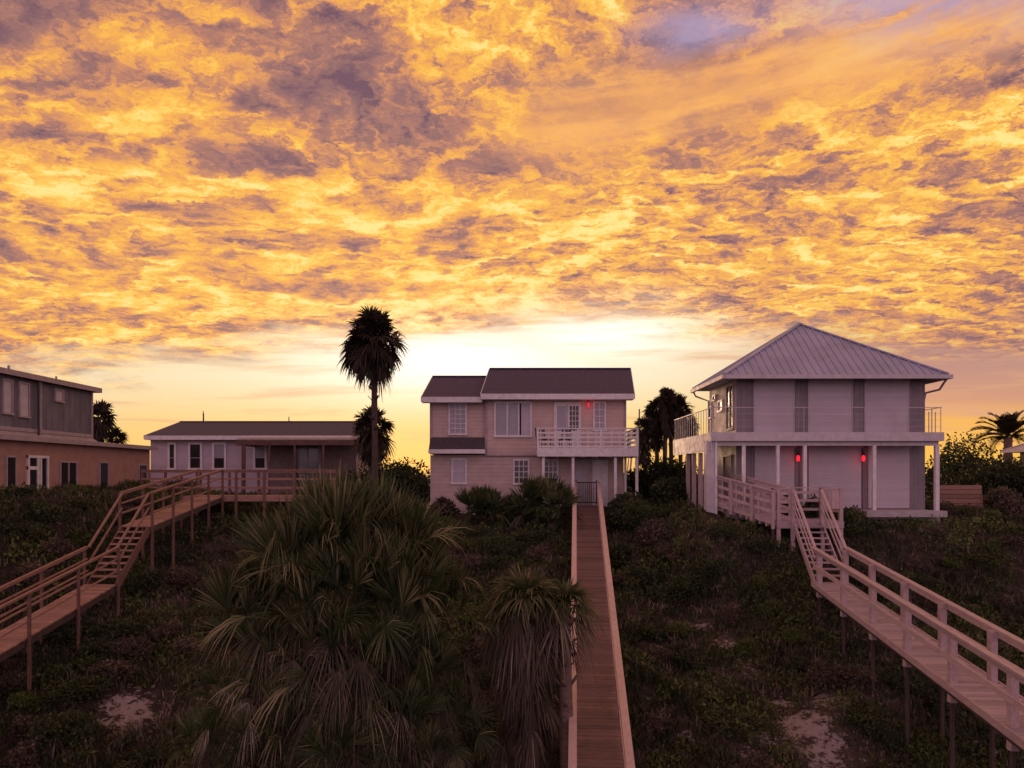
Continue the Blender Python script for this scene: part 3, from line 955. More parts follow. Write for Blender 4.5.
    MB().box(PX(866, 29.5), PX(946, 29.5), 29.4, Yd + .018, PZ(517, 29.5), zfl + .02).build('step', M['concrete'], H)
    # pale reveals between ground floor shutters
    for px in (801.5, 864.5):
        x = PX(px, Yf)
        MB().box(x - .10, x + .10, Yf - .05, Yf + .01, zfl, PZ(446, Yf)).build('pilaster', M['taupe'], H)
    return H


right_house()
red_lamp(PX(798.8, 30.9), 31.1, PZ(457.5, 31.0), 'red glowing lamp on the left pilaster of the shuttered porch', 1.7)
red_lamp(PX(864.3, 30.9), 31.1, PZ(457.5, 31.0), 'red glowing lamp on the right pilaster of the shuttered porch', 1.7)
red_lamp(PX(588.5, 36.8), 36.95, PZ(404, 36.8), 'red lamp under the eave of the tan house beside its french door', 1.0, 0.035)


# ---- left house: grey batten upper storey over salmon ground floor, seen along its flank
def left_house():
    X = -18.3
    H = thing('beach_house', (-22.0, 33.0, 0.6), 'two storey house with grey board upper floor over salmon ground floor', 'house', 'houses along the dune')
    yu, yl = 33.5, 38.9
    def yat(px, x=X): return x * F / (px - 512)
    MB().box(-27, X, 22, yu, 3.5, 5.55).build('upper_wall', M['batten'], H)
    MB().box(-27, X - .02, 22, yl, -.3, 3.2).build('wall', M['salmon'], H)
    b = MB().box(-27.4, X + .27, 21.6, yu + .22, 5.553, 5.68)
    b.build('roof', M['shingle_grey'], H)
    MB().box(X + .272, X + .31, 21.6, yu + .22, 5.5, 5.70).box(-27.4, X + .31, yu + .222, yu + .26, 5.5, 5.70).build('fascia', M['trim_grey'], H)
    # lower roof and trim band
    b = MB().box(-27.4, X + .30, 21.6, yl + .05, 3.203, 3.30)
    b.hexa([(X - .0, 21.6, 3.303), (X + .30, 21.6, 3.303), (X + .30, yu, 3.303), (X, yu, 3.303)], [(X, 21.6, 3.52), (X + .3, 21.6, 3.33), (X + .3, yu, 3.33), (X, yu, 3.52)])
    b.build('lower_roof', M['trim_grey'], H)
    MB().box(X + .302, X + .34, 21.6, yl + .05, 3.16, 3.34).box(-27.4, X + .34, yl + .052, yl + .09, 3.16, 3.34).build('fascia', M['trim_grey'], H)
    MB().box(X + .003, X + .05, yu - .1, yu + .01, 3.5, 5.5).box(X + .003, X + .05, 22, yu - .11, 3.52, 3.66).build('corner_trim', M['trim_grey'], H)
    y = yat(38.5)
    MB().tube([(X + .08, y, 3.4), (X + .08, y, 5.5)], .05, 6).build('downspout', M['trim_grey'], H)
    MB().tube([(X + .16, y - .25, 3.4), (X + .16, y - .25, 5.5)], .035, 6).build('downspout', M['black_metal'], H)
    side_window(H, X, 1, yat(1.5), yat(12), PZ(415, 28), PZ(379.5, 28), 1, 1, 'blind', frame='trim_grey')
    side_window(H, X, 1, yat(18), yat(28.7), PZ(417.5, 28.6), PZ(381.5, 28.6), 1, 1, 'blind', frame='trim_grey')
    side_window(H, X, 1, yat(54), yat(63), PZ(402.3, 31), PZ(389, 31), 1, 1, 'blind', frame='trim_grey')
    for p0, p1, q0, q1, n, nm in ((-12, -1, 456, 494, 1, 'window'), (5.5, 16.5, 455.5, 494, 1, 'window'), (59.5, 77, 461, 491.5, 2, 'window'), (99, 108.5, 461.5, 491, 1, 'window'), (138.5, 147, 464, 484, 1, 'window')):
        ym = yat((p0 + p1) / 2)
        side_window(H, X - .02, 1, yat(p0), yat(p1), PZ(q1, ym), PZ(q0, ym), n, 1, 'glass', frame='trim_grey', name=nm)
    # glazed door with side and top lights
    y0, y1 = yat(27), yat(48)
    ym = (y0 + y1) / 2
    z0, z1 = PZ(492.5, ym), PZ(455.5, ym)
    b = MB()
    for yy in (y0, yat(36.7), yat(39.3), y1 - .1): b.box(X - .03, X + .05, yy, yy + .1, z0, z1)
    b.box(X - .03, X + .055, y0, y1, z1 - .1, z1)
    b.box(X - .03, X + .052, y0, yat(37), z1 - .55, z1 - .42)
    b.box(X - .03, X + .053, y0 + .1, yat(36.7), z0, z0 + .16)
    d = b.build('glazed_door', M['white'], H)
    MB().box(X - .04, X + .005, y0 + .1, y1 - .1, z0, z1 - .1).build('pane', M['glass'], d)
    # roof vent pipes
    MB().tube([(X - .3, yat(17), 5.6), (X - .3, yat(17), 5.95)], .05, 6).tube([(X - .4, yat(66), 5.6), (X - .4, yat(66), 5.95)], .04, 6).build('vent_pipe', M['grey_metal'], H)


left_house()


# ---- low lilac house set back behind the left boardwalk
def low_house():
    Y = 42.0
    H = thing('beach_house', (-14.0, Y, 0.6), 'low lilac single storey house with grey shingle roof and brown porch behind the left boardwalk', 'house', 'houses along the dune')
    xa, xb = PX(150.5, Y), PX(357, Y)
    b = MB().box(xa, xb, Y, 50, 0.2, 3.83)
    b.raw([(xa, Y, 3.83), (xa, 50, 3.83), (xa, 46, 4.93), (xa + .2, Y, 3.83), (xa + .2, 50, 3.83), (xa + .2, 46, 4.93)], [(2, 1, 0), (3, 4, 5), (3, 5, 2, 0), (2, 5, 4, 1)])
    b.build('wall', M['lilac'], H)
    ye, yr, ze, zr_ = 41.45, 46.0, PZ(437.5, 41.45), PZ(423.5, 46)
    x0, x1 = xa - .08, xb + .3
    th = .1
    b = MB()
    b.hexa([(x0, ye, ze), (x1, ye, ze), (x1, yr, zr_), (x0, yr, zr_)], [(x0, ye, ze + th), (x1, ye, ze + th), (x1, yr, zr_ + th), (x0, yr, zr_ + th)])
    b.hexa([(x0, yr, zr_), (x1, yr, zr_), (x1, 50.6, ze), (x0, 50.6, ze)], [(x0, yr, zr_ + th), (x1, yr, zr_ + th), (x1, 50.6, ze + th), (x0, 50.6, ze + th)])
    b.beam((x0, yr, zr_ + th + .02), (x1, yr, zr_ + th + .02), .3, .04)
    r = b.build('roof', M['shingle_grey'], H)
    f = MB().box(x0, x1, ye - .03, ye - .003, ze - .12, ze + th)
    f.box(x0, x1, ye, Y - .003, ze - .118, ze - .09)
    f.beam((x0 - .02, ye, ze), (x0 - .02, yr, zr_), .03, .22)
    f.build('fascia', M['white'], r)
    MB().tube([(PX(203.5, 46), 46, zr_), (PX(203.5, 46), 46, zr_ + .62)], .05, 6).tube([(PX(203.5, 46), 46, zr_ + .35), (PX(203, 46), 46.02, zr_ + .75)], .025, 5).build('vent_pipe', M['black_metal'], r)
    MB().tube([(PX(289, 46), 46, zr_), (PX(289, 46), 46, zr_ + .4)], .04, 6).build('vent_pipe', M['grey_metal'], r)
    for p0, p1 in ((168, 176.5), (188.5, 202.5), (212.5, 226.5), (253.5, 267)):
        front_window(H, p0, p1, 442.5, 470, Y, 1, 1, fr=.11, panes=[(0, 1, 0, .42, 'glass'), (0, 1, .45, 1, 'pane_lit' if p0 > 200 else 'glass')], label='sash window with its upper pane covered' if p0 > 200 else None)
    # porch
    yp = 39.3
    zt = PZ(438.5, yp)
    p0, p1 = PX(236, yp), PX(353, yp)
    b = MB()
    b.hexa([(p0, yp, zt - .08), (p1, yp, zt - .08), (p1, Y - .6, zt + .1), (p0, Y - .6, zt + .1)], [(p0, yp, zt), (p1, yp, zt), (p1, Y - .6, zt + .18), (p0, Y - .6, zt + .18)])
    pr = b.build('porch_roof', M['trim_grey'], H)
    MB().box(p0, p1, yp + .02, yp + .14, zt - .34, zt - .085).box(p0, p0 + .1, yp + .142, Y - .01, zt - .33, zt - .082).build('porch_beam', M['brown_trim'], pr)
    for px, w in ((243, .18), (269, .1), (294.5, .1), (323, .12)):
        x = PX(px, yp)
        MB().box(x - w / 2, x + w / 2, yp + .03, yp + .03 + w * .6, .2, zt - .342).build('porch_post', M['brown_trim'], pr)
    MB().box(PX(271, Y), PX(356, Y), Y - .06, Y - .003, .3, 3.6).build('porch_wall', M['taupe'], H)
    d = MB().box(PX(296, Y), PX(320, Y), Y - .09, Y - .063, .45, PZ(447, Y)).build('sliding_door', M['glass'], H)
    MB().box(PX(307.5, Y), PX(308.7, Y), Y - .12, Y - .092, .45, PZ(447, Y)).box(PX(294.5, Y), PX(296, Y), Y - .12, Y - .062, .45, PZ(447, Y)).box(PX(320, Y), PX(321.3, Y), Y - .12, Y - .062, .45, PZ(447, Y)).build('frame', M['trim_grey'], d)


low_house()


# ---- pavilion roof at the right edge and the timber wall before it
def pavilion():
    H = thing('pavilion', (31.9, 41.6, 0.0), 'small dark pavilion with pale hipped roof at the right edge behind shrubs', 'pavilion')
    x0, x1, y0, y1 = 28.3, 35.5, 38.6, 44.6
    ze = PZ(449.5, y0)
    ap = Vector((31.9, 41.6, ze + 1.55))
    c = [Vector((x0, y0, ze)), Vector((x1, y0, ze)), Vector((x1, y1, ze)), Vector((x0, y1, ze))]
    up = Vector((0, 0, .1))
    b = MB().raw(c + [k + up for k in c] + [ap + up], [(3, 2, 1, 0), (0, 1, 5, 4), (1, 2, 6, 5), (2, 3, 7, 6), (3, 0, 4, 7), (4, 5, 8), (5, 6, 8), (6, 7, 8), (7, 4, 8)])
    for k in c: b.beam(k + up * 1.2, ap + up * 1.3, .14, .05)
    b.build('roof', M['deck_white'], H)
    MB().box(x0 + .7, x1 - .7, y0 + .7, y1 - .7, -.2, ze - .003).build('wall', M['brown_trim'], H)
    for x in (x0 + .15, x1 - .3):
        MB().box(x, x + .15, y0 + .15, y0 + .3, -.2, ze - .003).build('post', M['wood_dark'], H)


pavilion()


def retaining_wall():
    Y = 33.0
    x0, x1 = PX(938, Y), PX(983, Y)
    T = thing('timber_wall', ((x0 + x1) / 2, Y, 0.2), 'low brown wall of horizontal timbers right of the shuttered house', 'wall')
    b = MB()
    n = 7
    z0, z1 = 0.1, PZ(485, Y)
    for k in range(n):
        h = (z1 - z0) / n
        o = random.uniform(-.015, .015)
        b.box(x0 + random.uniform(0, .05), x1 - random.uniform(0, .05), Y + o, Y + .12 + o, z0 + k * h + .008, z0 + (k + 1) * h - .012)
    b.build('boards', M['wood_red'], T)
    for x in (x0 + .05, (x0 + x1) / 2, x1 - .1):
        MB().box(x - .06, x + .06, Y + .14, Y + .26, -.2, z1 + .06).build('post', M['wood_dark'], T)


retaining_wall()


# ------------------------------------------------------------------ boardwalks
def planks(b, A, B, width, pitch=0.145, gap=0.010, th=0.04, jit=0.012, rng=random):
    """cross boards along A-B (centre line at the upper face)"""
    A, B = Vector(A), Vector(B)
    L = (B - A).length
    d = (B - A) / L
    s = Vector((d.y, -d.x, 0)).normalized()
    n = s.cross(d)
    k = 0
    while (k + 1) * pitch < L:
        c0, c1 = A + d * (k * pitch), A + d * (k * pitch + pitch - gap)
        e0, e1 = width / 2 + rng.uniform(-jit, jit), width / 2 + rng.uniform(-jit, jit)
        o = n * rng.uniform(-.003, .003)
        top = [c0 - s * e0 + o, c0 + s * e1 + o, c1 + s * e1 + o, c1 - s * e0 + o]
        b.hexa([p - n * th for p in top], top)
        k += 1
    return b


def rail_run(root, P, Q, side, rail_h, ts, mats, cap=(0.15, 0.04), mids=(0.5,), post=0.09, low=True, sub=True, posts_to_ground=True, board_h=0.09, post_drop=0.4, pile=None, inside=False):
    """P-Q: the deck edge; one handrail part with its boards, and each post a part"""
    P, Q = Vector(P), Vector(Q)
    d = (Q - P).normalized()
    s = Vector((d.y, -d.x, 0)).normalized() * side          # outwards
    b = MB()
    zc = Vector((0, 0, rail_h))
    b.beam(P + zc + s * .02, Q + zc + s * .02, cap[0], cap[1])
    if sub:
        b.beam(P + zc + Vector((0, 0, -.02 - board_h / 2 - .003)) - s * .0, Q + zc + Vector((0, 0, -.02 - board_h / 2 - .003)), .036, board_h)
    for m in mids:
        z = Vector((0, 0, rail_h * m))
        b.beam(P + z, Q + z, .036, board_h)
    h = b.build('handrail', M[mats['rail']], root)
    for t in ts:
        p = P + (Q - P) * t + s * ((post / 2 + .022) * (-1 if inside else 1))
        zb = gz(p.x, p.y) - .25 if posts_to_ground else p.z - post_drop
        q = MB()
        j = random.uniform(-.012, .012)
        b0 = Vector((p.x + j, p.y, 0))
        r = post / 2
        q.box(p.x - r, p.x + r, p.y - r, p.y + r, zb, p.z + rail_h - .024)
        q.build('post', M[mats['post']], root)
        if pile and not posts_to_ground:
            zg = gz(p.x, p.y) - .25
            if zg < zb - .05:
                MB().box(p.x - pile, p.x + pile, p.y - pile, p.y + pile, zg, zb - .002).build('pile', M['wood_dark'], root)
    return h


def stair_flight(root, A, B, width, mats, rail_h=1.0, n=9, cap=.10, mids=(.42, .68)):
    """A bottom, B top, centre line"""
    A, B = Vector(A), Vector(B)
    d = Vector((B.x - A.x, B.y - A.y, 0)).normalized()
    s = Vector((d.y, -d.x, 0))
    b = MB()
    for k in range(1, n):
        c = A + (B - A) * (k / n)
        b.beam(c - s * (width / 2 - .05), c + s * (width / 2 - .05), .26, .04)
    b.build('treads', M[mats['deck']], root)
    for sg in (-1, 1):
        o = s * (sg * (width / 2 - .02))
        MB().beam(A + o - Vector((0, 0, .1)), B + o - Vector((0, 0, .1)), .045, .24).build('stringer', M[mats['post']], root)
        b = MB()
        z = Vector((0, 0, rail_h))
        b.beam(A + o + z, B + o + z, cap, .05)
        for m in mids:
            b.beam(A + o + z * m, B + o + z * m, .035, .06)
        b.build('handrail', M[mats['rail']], root)


def central_boardwalk():
    T = thing('boardwalk', (2.6, 24.0, -2.6), 'long straight wooden boardwalk with pale handrails climbing to the tan house in the middle', 'boardwalk', 'boardwalks over the dune')
    def cl(Y): return Vector((1.70 + (Y - 14.6) * .0836, Y, -4.70 + (Y - 14.6) * .2444))
    A, B = cl(9.0), cl(35.9)
    planks(MB(), A, B, 1.06, .145, .009).build('deck', M['wood_plank'], T)
    d = (B - A).normalized()
    s = Vector((d.y, -d.x, 0)).normalized()
    b = MB()
    for o in (-.48, .48):
        b.beam(A + s * o - Vector((0, 0, .135)), B + s * o - Vector((0, 0, .135)), .05, .18)
    b.build('joists', M['wood_dark'], T)
    mats = dict(rail='wood_cap', post='wood_red')
    n = 15
    for sg in (-1, 1):
        rail_run(T, A + s * (.53 * sg), B + s * (.53 * sg), sg, 1.06, [k / n for k in range(n + 1)], mats, cap=(.165, .04), mids=(.25, .52), post=.09, board_h=.12)
    # dark iron gate at the upper end
    G = thing('iron_gate', (B.x, B.y + .12, B.z), 'small dark baluster gate closing the upper end of the central boardwalk', 'gate')
    MB().box(B.x - .5, B.x - .45, B.y + .1, B.y + .14, B.z, B.z + 1.15).box(B.x + .45, B.x + .5, B.y + .1, B.y + .14, B.z, B.z + 1.15).box(B.x - .45, B.x + .45, B.y + .1, B.y + .14, B.z + 1.02, B.z + 1.07).box(B.x - .45, B.x + .45, B.y + .1, B.y + .14, B.z + .08, B.z + .13).build('frame', M['black_metal'], G)
    b = MB()
    for k in range(1, 9):
        x = B.x - .45 + .9 * k / 9
        b.box(x - .012, x + .012, B.y + .11, B.y + .13, B.z + .13, B.z + 1.02)
    b.build('balusters', M['black_metal'], G)


central_boardwalk()


def right_boardwalk():
    T = thing('boardwalk', (9.8, 20.0, -2.5), 'pale wooden boardwalk with stairs and open railings descending right from the shuttered house', 'boardwalk', 'boardwalks over the dune')
    mats = dict(rail='wood_pale', post='wood_pale', deck='wood_pink_deck')
    def near(Y): return Vector((9.58 + (Y - 24.2) * .069, Y, -1.53 + (Y - 24.2) * .102))
    w = .98
    A, B = near(8.5), near(24.5)
    d = (B - A).normalized()
    s = Vector((d.y, -d.x, 0)).normalized()
    cA, cB = A + s * w / 2, B + s * w / 2
    planks(MB(), cA, cB, w + .06, .145, .008).build('deck', M['wood_pink_deck'], T)
    b = MB()
    for o in (-.46, .46):
        b.beam(cA + s * o - Vector((0, 0, .15)), cB + s * o - Vector((0, 0, .15)), .05, .2)
    b.build('joists', M['wood_dark'], T)
    for o in (-.545, .545):
        MB().beam(cA + s * o - Vector((0, 0, .06)), cB + s * o - Vector((0, 0, .06)), .04, .15).build('edge_board', M['wood_pale'], T)
    ty = [24.2, 22.1, 20.0, 18.0, 15.9, 13.75, 11.6, 9.4]
    ts = [(y - 8.5) / 16.0 for y in ty]
    rail_run(T, A, B, -1, 1.10, ts, mats, cap=(.15, .045), mids=(.47,), post=.14, board_h=.13, posts_to_ground=False, post_drop=.42, pile=.034, inside=True)
    rail_run(T, A + s * w, B + s * w, 1, 1.10, ts, mats, cap=(.15, .045), mids=(.47,), post=.14, board_h=.13, posts_to_ground=False, post_drop=.42, pile=.034, inside=True)
    # stairs up to the landing
    zl = PZ(521, 27.0)
    sb = cB + Vector((0, -.1, .0))
    st = Vector((10.38, 27.0, zl))
    stair_flight(T, sb, st, .98, dict(rail='wood_pale', post='wood_pale', deck='wood_pink_deck'), 1.08, 10, .09)
    for x in (9.86, 10.90):
        MB().box(x - .06, x + .06, 26.94, 27.06, gz(x, 27) - .2, zl + 1.12).build('post', M['wood_pale'], T)
    # landing
    x0, x1, y0, y1 = 9.35, 11.65, 27.07, 28.9
    b = MB()
    planks(b, ((x0 + x1) / 2, y0, zl), ((x0 + x1) / 2, y1, zl), x1 - x0, .145, .008)
    b.box(x0 - .02, x1 + .02, y0 - .04, y0 - .003, zl - .26, zl - .002)
    b.build('landing', M['wood_pink_deck'], T)
    for x in (x0 + .05, x1 - .05):
        for y in (y0 + .06, y1 - .06):
            MB().box(x - .06, x + .06, y - .06, y + .06, gz(x, y) - .2, zl + 1.12).build('post', M['wood_pale'], T)
    z = zl + 1.14
    for P, Q, lo in (((x0, y0 + .05), (9.80, y0 + .05), True), ((10.96, y0 + .05), (x1, y0 + .05), False), ((x1 - .05, y0 + .125), (x1 - .05, y1), True), ((x0, y1 - .05), (x1 - .125, y1 - .05), True)):
        b = MB().beam((*P, z), (*Q, z), .14, .045)
        if lo:
            for f in (.3, .6, .88):
                b.beam((*P, zl + 1.1 * f), (*Q, zl + 1.1 * f), .036, .1)
        b.build('handrail', M['wood_pale'], T)
    b = MB()
    k = 0
    while 10.98 + k * .145 < x1 - .13:
        b.box(10.98 + k * .145, 10.98 + k * .145 + .137, y0 + .02, y0 + .045, zl + .42, zl + 1.1)
        k += 1
    b.build('board_panel', M['wood_pale'], T)
    # ramp from the landing to the porch corner
    R0, R1 = Vector((9.30, 27.1, zl + .0)), Vector((7.95, 30.4, PZ(500.5, 30.4)))
    dd = (R1 - R0).normalized()
    ss = Vector((dd.y, -dd.x, 0)).normalized()
    wr = 1.15
    c0, c1 = R0 + ss * wr / 2, R1 + ss * wr / 2
    b = planks(MB(), c0 + dd * .1, c1, wr, .145, .008)
    b.build('ramp', M['wood_pink_deck'], T)
    b = MB()
    for o in (.03, wr - .03):
        b.beam(R0 + ss * o - Vector((0, 0, .11)), R1 + ss * o - Vector((0, 0, .11)), .045, .14)
    k = .15
    L = (R1 - R0).length
    while k < L:
        p = R0 + dd * k - ss * .01
        b.beam(p - Vector((0, 0, .24)), p + ss * wr - Vector((0, 0, .24)), .06, .11)
        k += .36
    b.build('ramp_joists', M['wood_pale'], T)
    rail_run(T, R0, R1, -1, 1.02, [.02, .34, .67, .98], mats, cap=(.13, .045), mids=(.28, .6), post=.10, board_h=.11, posts_to_ground=False, post_drop=.3, pile=.04)
    rail_run(T, R0 + ss * wr + dd * .6, R1 + ss * wr, 1, 1.02, [.02, .34, .67, .98], mats, cap=(.13, .045), mids=(.28, .6), post=.10, board_h=.11, posts_to_ground=False, post_drop=.3, pile=.04)
    b = MB()
    k = .12
    while k < L * .98:
        p = R0 + dd * k + ss * .02
        b.box(p.x - .02, p.x + .02, p.y - .02, p.y + .02, p.z + .05, p.z + .98)
        k += .42
    b.build('balusters', M['wood_pale'], T)


right_boardwalk()


def left_boardwalk():
    T = thing('boardwalk', (-11.9, 24.0, -1.5), 'reddish wooden boardwalk with stair flight and thin railings climbing at the left', 'boardwalk', 'boardwalks over the dune')
    mats = dict(rail='wood_red', post='wood_red_shaded', deck='wood_red_deck')
    w = .92
    def low(Y): return Vector((-11.75 + (22.9 - Y) * -.042, Y, -1.32 - (22.9 - Y) * .19))
    A, B = low(8.0), low(22.9)
    d = (B - A).normalized()
    s = Vector((d.y, -d.x, 0)).normalized()            # to the right of travel = nearer the camera axis
    cA, cB = A - s * w / 2, B - s * w / 2
    planks(MB(), cA, cB, w + .04, .145, .008).build('deck', M['wood_red_deck'], T)
    b = MB()
    for o in (-.42, .42):
        b.beam(cA + s * o - Vector((0, 0, .14)), cB + s * o - Vector((0, 0, .14)), .05, .18)
    b.build('joists', M['wood_dark'], T)
    ty = [22.85, 20.9, 18.9, 16.9, 14.9, 12.9, 10.9]
    ts = [(y - 8) / 14.9 for y in ty]
    for sg, off in ((1, 0), (-1, -w)):
        rail_run(T, A + s * off, B + s * off, sg, 1.08, ts, mats, cap=(.09, .04), mids=(.34, .67), post=.065, board_h=.045)
    # stair flight
    top = Vector((-11.66 - w / 2, 24.75, PZ(526, 24.75)))
    stair_flight(T, cB + Vector((0, .02, 0)), top, w, mats, 1.05, 9, .07, (.55,))
    # upper ramp
    E, Fp = Vector((-11.66, 24.8, top.z)), Vector((-11.80, 31.3, PZ(496, 31.3)))
    d2 = (Fp - E).normalized()
    s2 = Vector((d2.y, -d2.x, 0)).normalized()
    planks(MB(), E - s2 * w / 2, Fp - s2 * w / 2, w + .04, .145, .008).build('deck', M['wood_red_deck'], T)
    b = MB()
    for o in (-.02, -w + .02):
        b.beam(E + s2 * o - Vector((0, 0, .14)), Fp + s2 * o - Vector((0, 0, .14)), .05, .18)
    b.build('joists', M['wood_dark'], T)
    for sg, off in ((1, 0), (-1, -w)):
        rail_run(T, E + s2 * off, Fp + s2 * off, sg, 1.08, [0.0, .25, .5, .75, .985], mats, cap=(.09, .04), mids=(.38, .68), post=.07, board_h=.05)
    # level deck across
    x0, x1, y0, y1, zd = -13.4, -7.6, 31.36, 33.2, Fp.z
    b = MB()
    planks(b, (x0, (y0 + y1) / 2, zd), (x1, (y0 + y1) / 2, zd), y1 - y0, .145, .008)
    b.box(x0, x1, y0 - .04, y0 - .003, zd - .22, zd - .004)
    b.build('deck', M['wood_red_deck'], T)
    rail_run(T, (-11.3, y0, zd), (x1, y0, zd), 1, 1.06, [0.02, .33, .66, .98], mats, cap=(.11, .045), mids=(.3, .65), post=.09, board_h=.08)
    rail_run(T, (x0 - 2.6, y1, zd), (x1, y1, zd), -1, 1.06, [0.0, .12, .3, .45, .6, .75, .9, 1], mats, cap=(.11, .05), mids=(.3, .65), post=.09, board_h=.08)


left_boardwalk()


# ------------------------------------------------------------------ plants
class Leaves:
    """collects quad strips with a tint per vertex"""
    def __init__(self): self.V, self.Q, self.T, self.n = [], [], [], 0

    def add(self, V, Q, T):
        self.V.append(V); self.Q.append(Q + self.n); self.T.append(T); self.n += len(V)

    def build(self, name, mat, parent=None, org=None):
        return quads_mesh(name, np.concatenate(self.V), np.concatenate(self.Q), np.concatenate(self.T), mat, parent, org)


def unit(v): return v / max(np.linalg.norm(v), 1e-9)


def fan_frond(L, base, az, el, pet, rad, rng, nseg=26, spread=1.9, droop=0.25, sag=0.06, width=0.03, fold=0.25, tint=0.5, tvar=0.12, pw=0.02, tipbright=0.15, roll=0.0):
    d0 = np.array([math.cos(az) * math.cos(el), math.sin(az) * math.cos(el), math.sin(el)])
    base = np.asarray(base, float)
    ts = np.array([0, .35, .7, 1.0])
    pts = base + d0 * pet * ts[:, None] - np.array([0, 0, 1.0]) * (sag * pet * ts ** 2)[:, None]
    a = unit(d0 - np.array([0, 0, 2 * sag]))
    s = np.cross(a, [0, 0, 1.0])
    if np.linalg.norm(s) < .1: s = np.array([-math.sin(az), math.cos(az), 0])
    s = unit(s)
    n = np.cross(s, a)
    if roll:
        s, n = s * math.cos(roll) + n * math.sin(roll), n * math.cos(roll) - s * math.sin(roll)
    # petiole: two crossed strips
    for w in (s, n):
        V = np.concatenate([pts - w * pw, pts + w * pw])
        Q = np.array([[i, i + 1, i + 5, i + 4] for i in range(3)])
        L.add(V, Q, np.full(8, tint * .9))
    th = np.linspace(-spread, spread, nseg) + rng.normal(0, .03, nseg)
    q = th / spread
    dr = np.cos(th)[:, None] * a + np.sin(th)[:, None] * s + (fold * np.abs(np.sin(th)) + rng.normal(0, .05, nseg))[:, None] * n
    dr /= np.linalg.norm(dr, axis=1)[:, None]
    pp = -np.sin(th)[:, None] * a + np.cos(th)[:, None] * s + rng.normal(0, .25, nseg)[:, None] * n
    pp /= np.linalg.norm(pp, axis=1)[:, None]
    ln = rad * (1 - .32 * q ** 2) * rng.uniform(.82, 1.08, nseg)
    t = np.array([0.02, .4, .75, 1.0])
    wd = np.array([.35, 1.0, .75, .12]) * width / 2
    dp = droop * rng.uniform(.5, 1.5, nseg)
    C = pts[-1] + dr[:, None, :] * (ln[:, None] * t)[:, :, None]
    C = C - np.array([0, 0, 1.0]) * (dp[:, None] * ln[:, None] * t ** 2.3)[:, :, None]
    Lf = C - pp[:, None, :] * wd[None, :, None]
    Rt = C + pp[:, None, :] * wd[None, :, None]
    V = np.concatenate([Lf, Rt], 1).reshape(-1, 3)           # 8 verts a segment
    k = np.arange(nseg)[:, None] * 8
    Q = np.concatenate([np.stack([k[:, 0] + i, k[:, 0] + i + 4, k[:, 0] + i + 5, k[:, 0] + i + 1], 1) for i in range(3)])
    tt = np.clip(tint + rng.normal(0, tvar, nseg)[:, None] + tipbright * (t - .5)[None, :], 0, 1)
    L.add(V, Q, np.concatenate([tt, tt], 1).ravel())


def trunk_tube(root, pts, radii, boots=0, seed=1, name='trunk', mat='bark'):
    rng = random.Random(seed)
    b = MB()
    P, R = [], []
    m = 10 * (len(pts) - 1)
    for i in range(m + 1):
        f = i / m * (len(pts) - 1)
        k = min(int(f), len(pts) - 2)
        u = f - k
        P.append(Vector(pts[k]).lerp(Vector(pts[k + 1]), u))
        R.append((radii[k] * (1 - u) + radii[k + 1] * u) * rng.uniform(.93, 1.07))
    b.tube(P, R, 10)
    for _ in range(boots):
        i = rng.randrange(int(m * .55), m)
        a = rng.uniform(0, 6.28)
        d = Vector((math.cos(a), math.sin(a), 0))
        b.beam(P[i] + d * R[i] * .7, P[i] + d * (R[i] + .14) + Vector((0, 0, .2)), .09, .03)
    return b.build(name, M[mat], root, True)


def fan_palm(root, base, h, lean, crown, seed, nf=52, pet=.85, rad=.62, r0=.165, r1=.13, nseg=18, width=.045, mat='frond_backlit', deadmat='frond_backlit', el_hi=82, el_lo=-62, boots=25, tint=.35, dead=18, sag=.10, skirt=.35):
    rng = np.random.default_rng(seed)
    b = Vector(base)
    top = b + Vector((lean[0], lean[1], h))
    mid = b.lerp(top, .5) + Vector((lean[0] * -.2, 0, 0))
    trunk_tube(root, [b - Vector((0, 0, .3)), mid, top], [r0, (r0 + r1) / 2 * .92, r1], boots, seed, mat='bark_dark')
    L = Leaves()
    for i in range(nf):
        f = (i + .5) / nf
        el = math.radians(el_hi + (el_lo - el_hi) * f) + rng.normal(0, .14)
        az = i * 2.39996 + rng.normal(0, .25)
        pz = pet * rng.uniform(.40, 1.12) * crown
        fan_frond(L, np.array(top) + np.array([0, 0, (.28 - .45 * f) * crown]), az, el, pz, rad * crown * rng.uniform(.85, 1.12), rng, nseg, 2.0, .15 + .75 * f, sag + .16 * f, width * crown, .3, tint, .15, .018, .15, rng.uniform(-1.3, 1.3))
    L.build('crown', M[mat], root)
    if dead:
        L = Leaves()
        for i in range(dead):
            az = i * 2.39996 + rng.normal(0, .3)
            el = math.radians(rng.uniform(-80, -48))
            fan_frond(L, np.array(top) + np.array([0, 0, -.1 - rng.uniform(0, skirt)]), az, el, pet * crown * rng.uniform(.8, 1.15), rad * crown * rng.uniform(.6, .9), rng, nseg, 1.3, .7, .1, width * crown, .5, .35, .2, .016)
        L.build('dead_frond_skirt', M[deadmat], root)


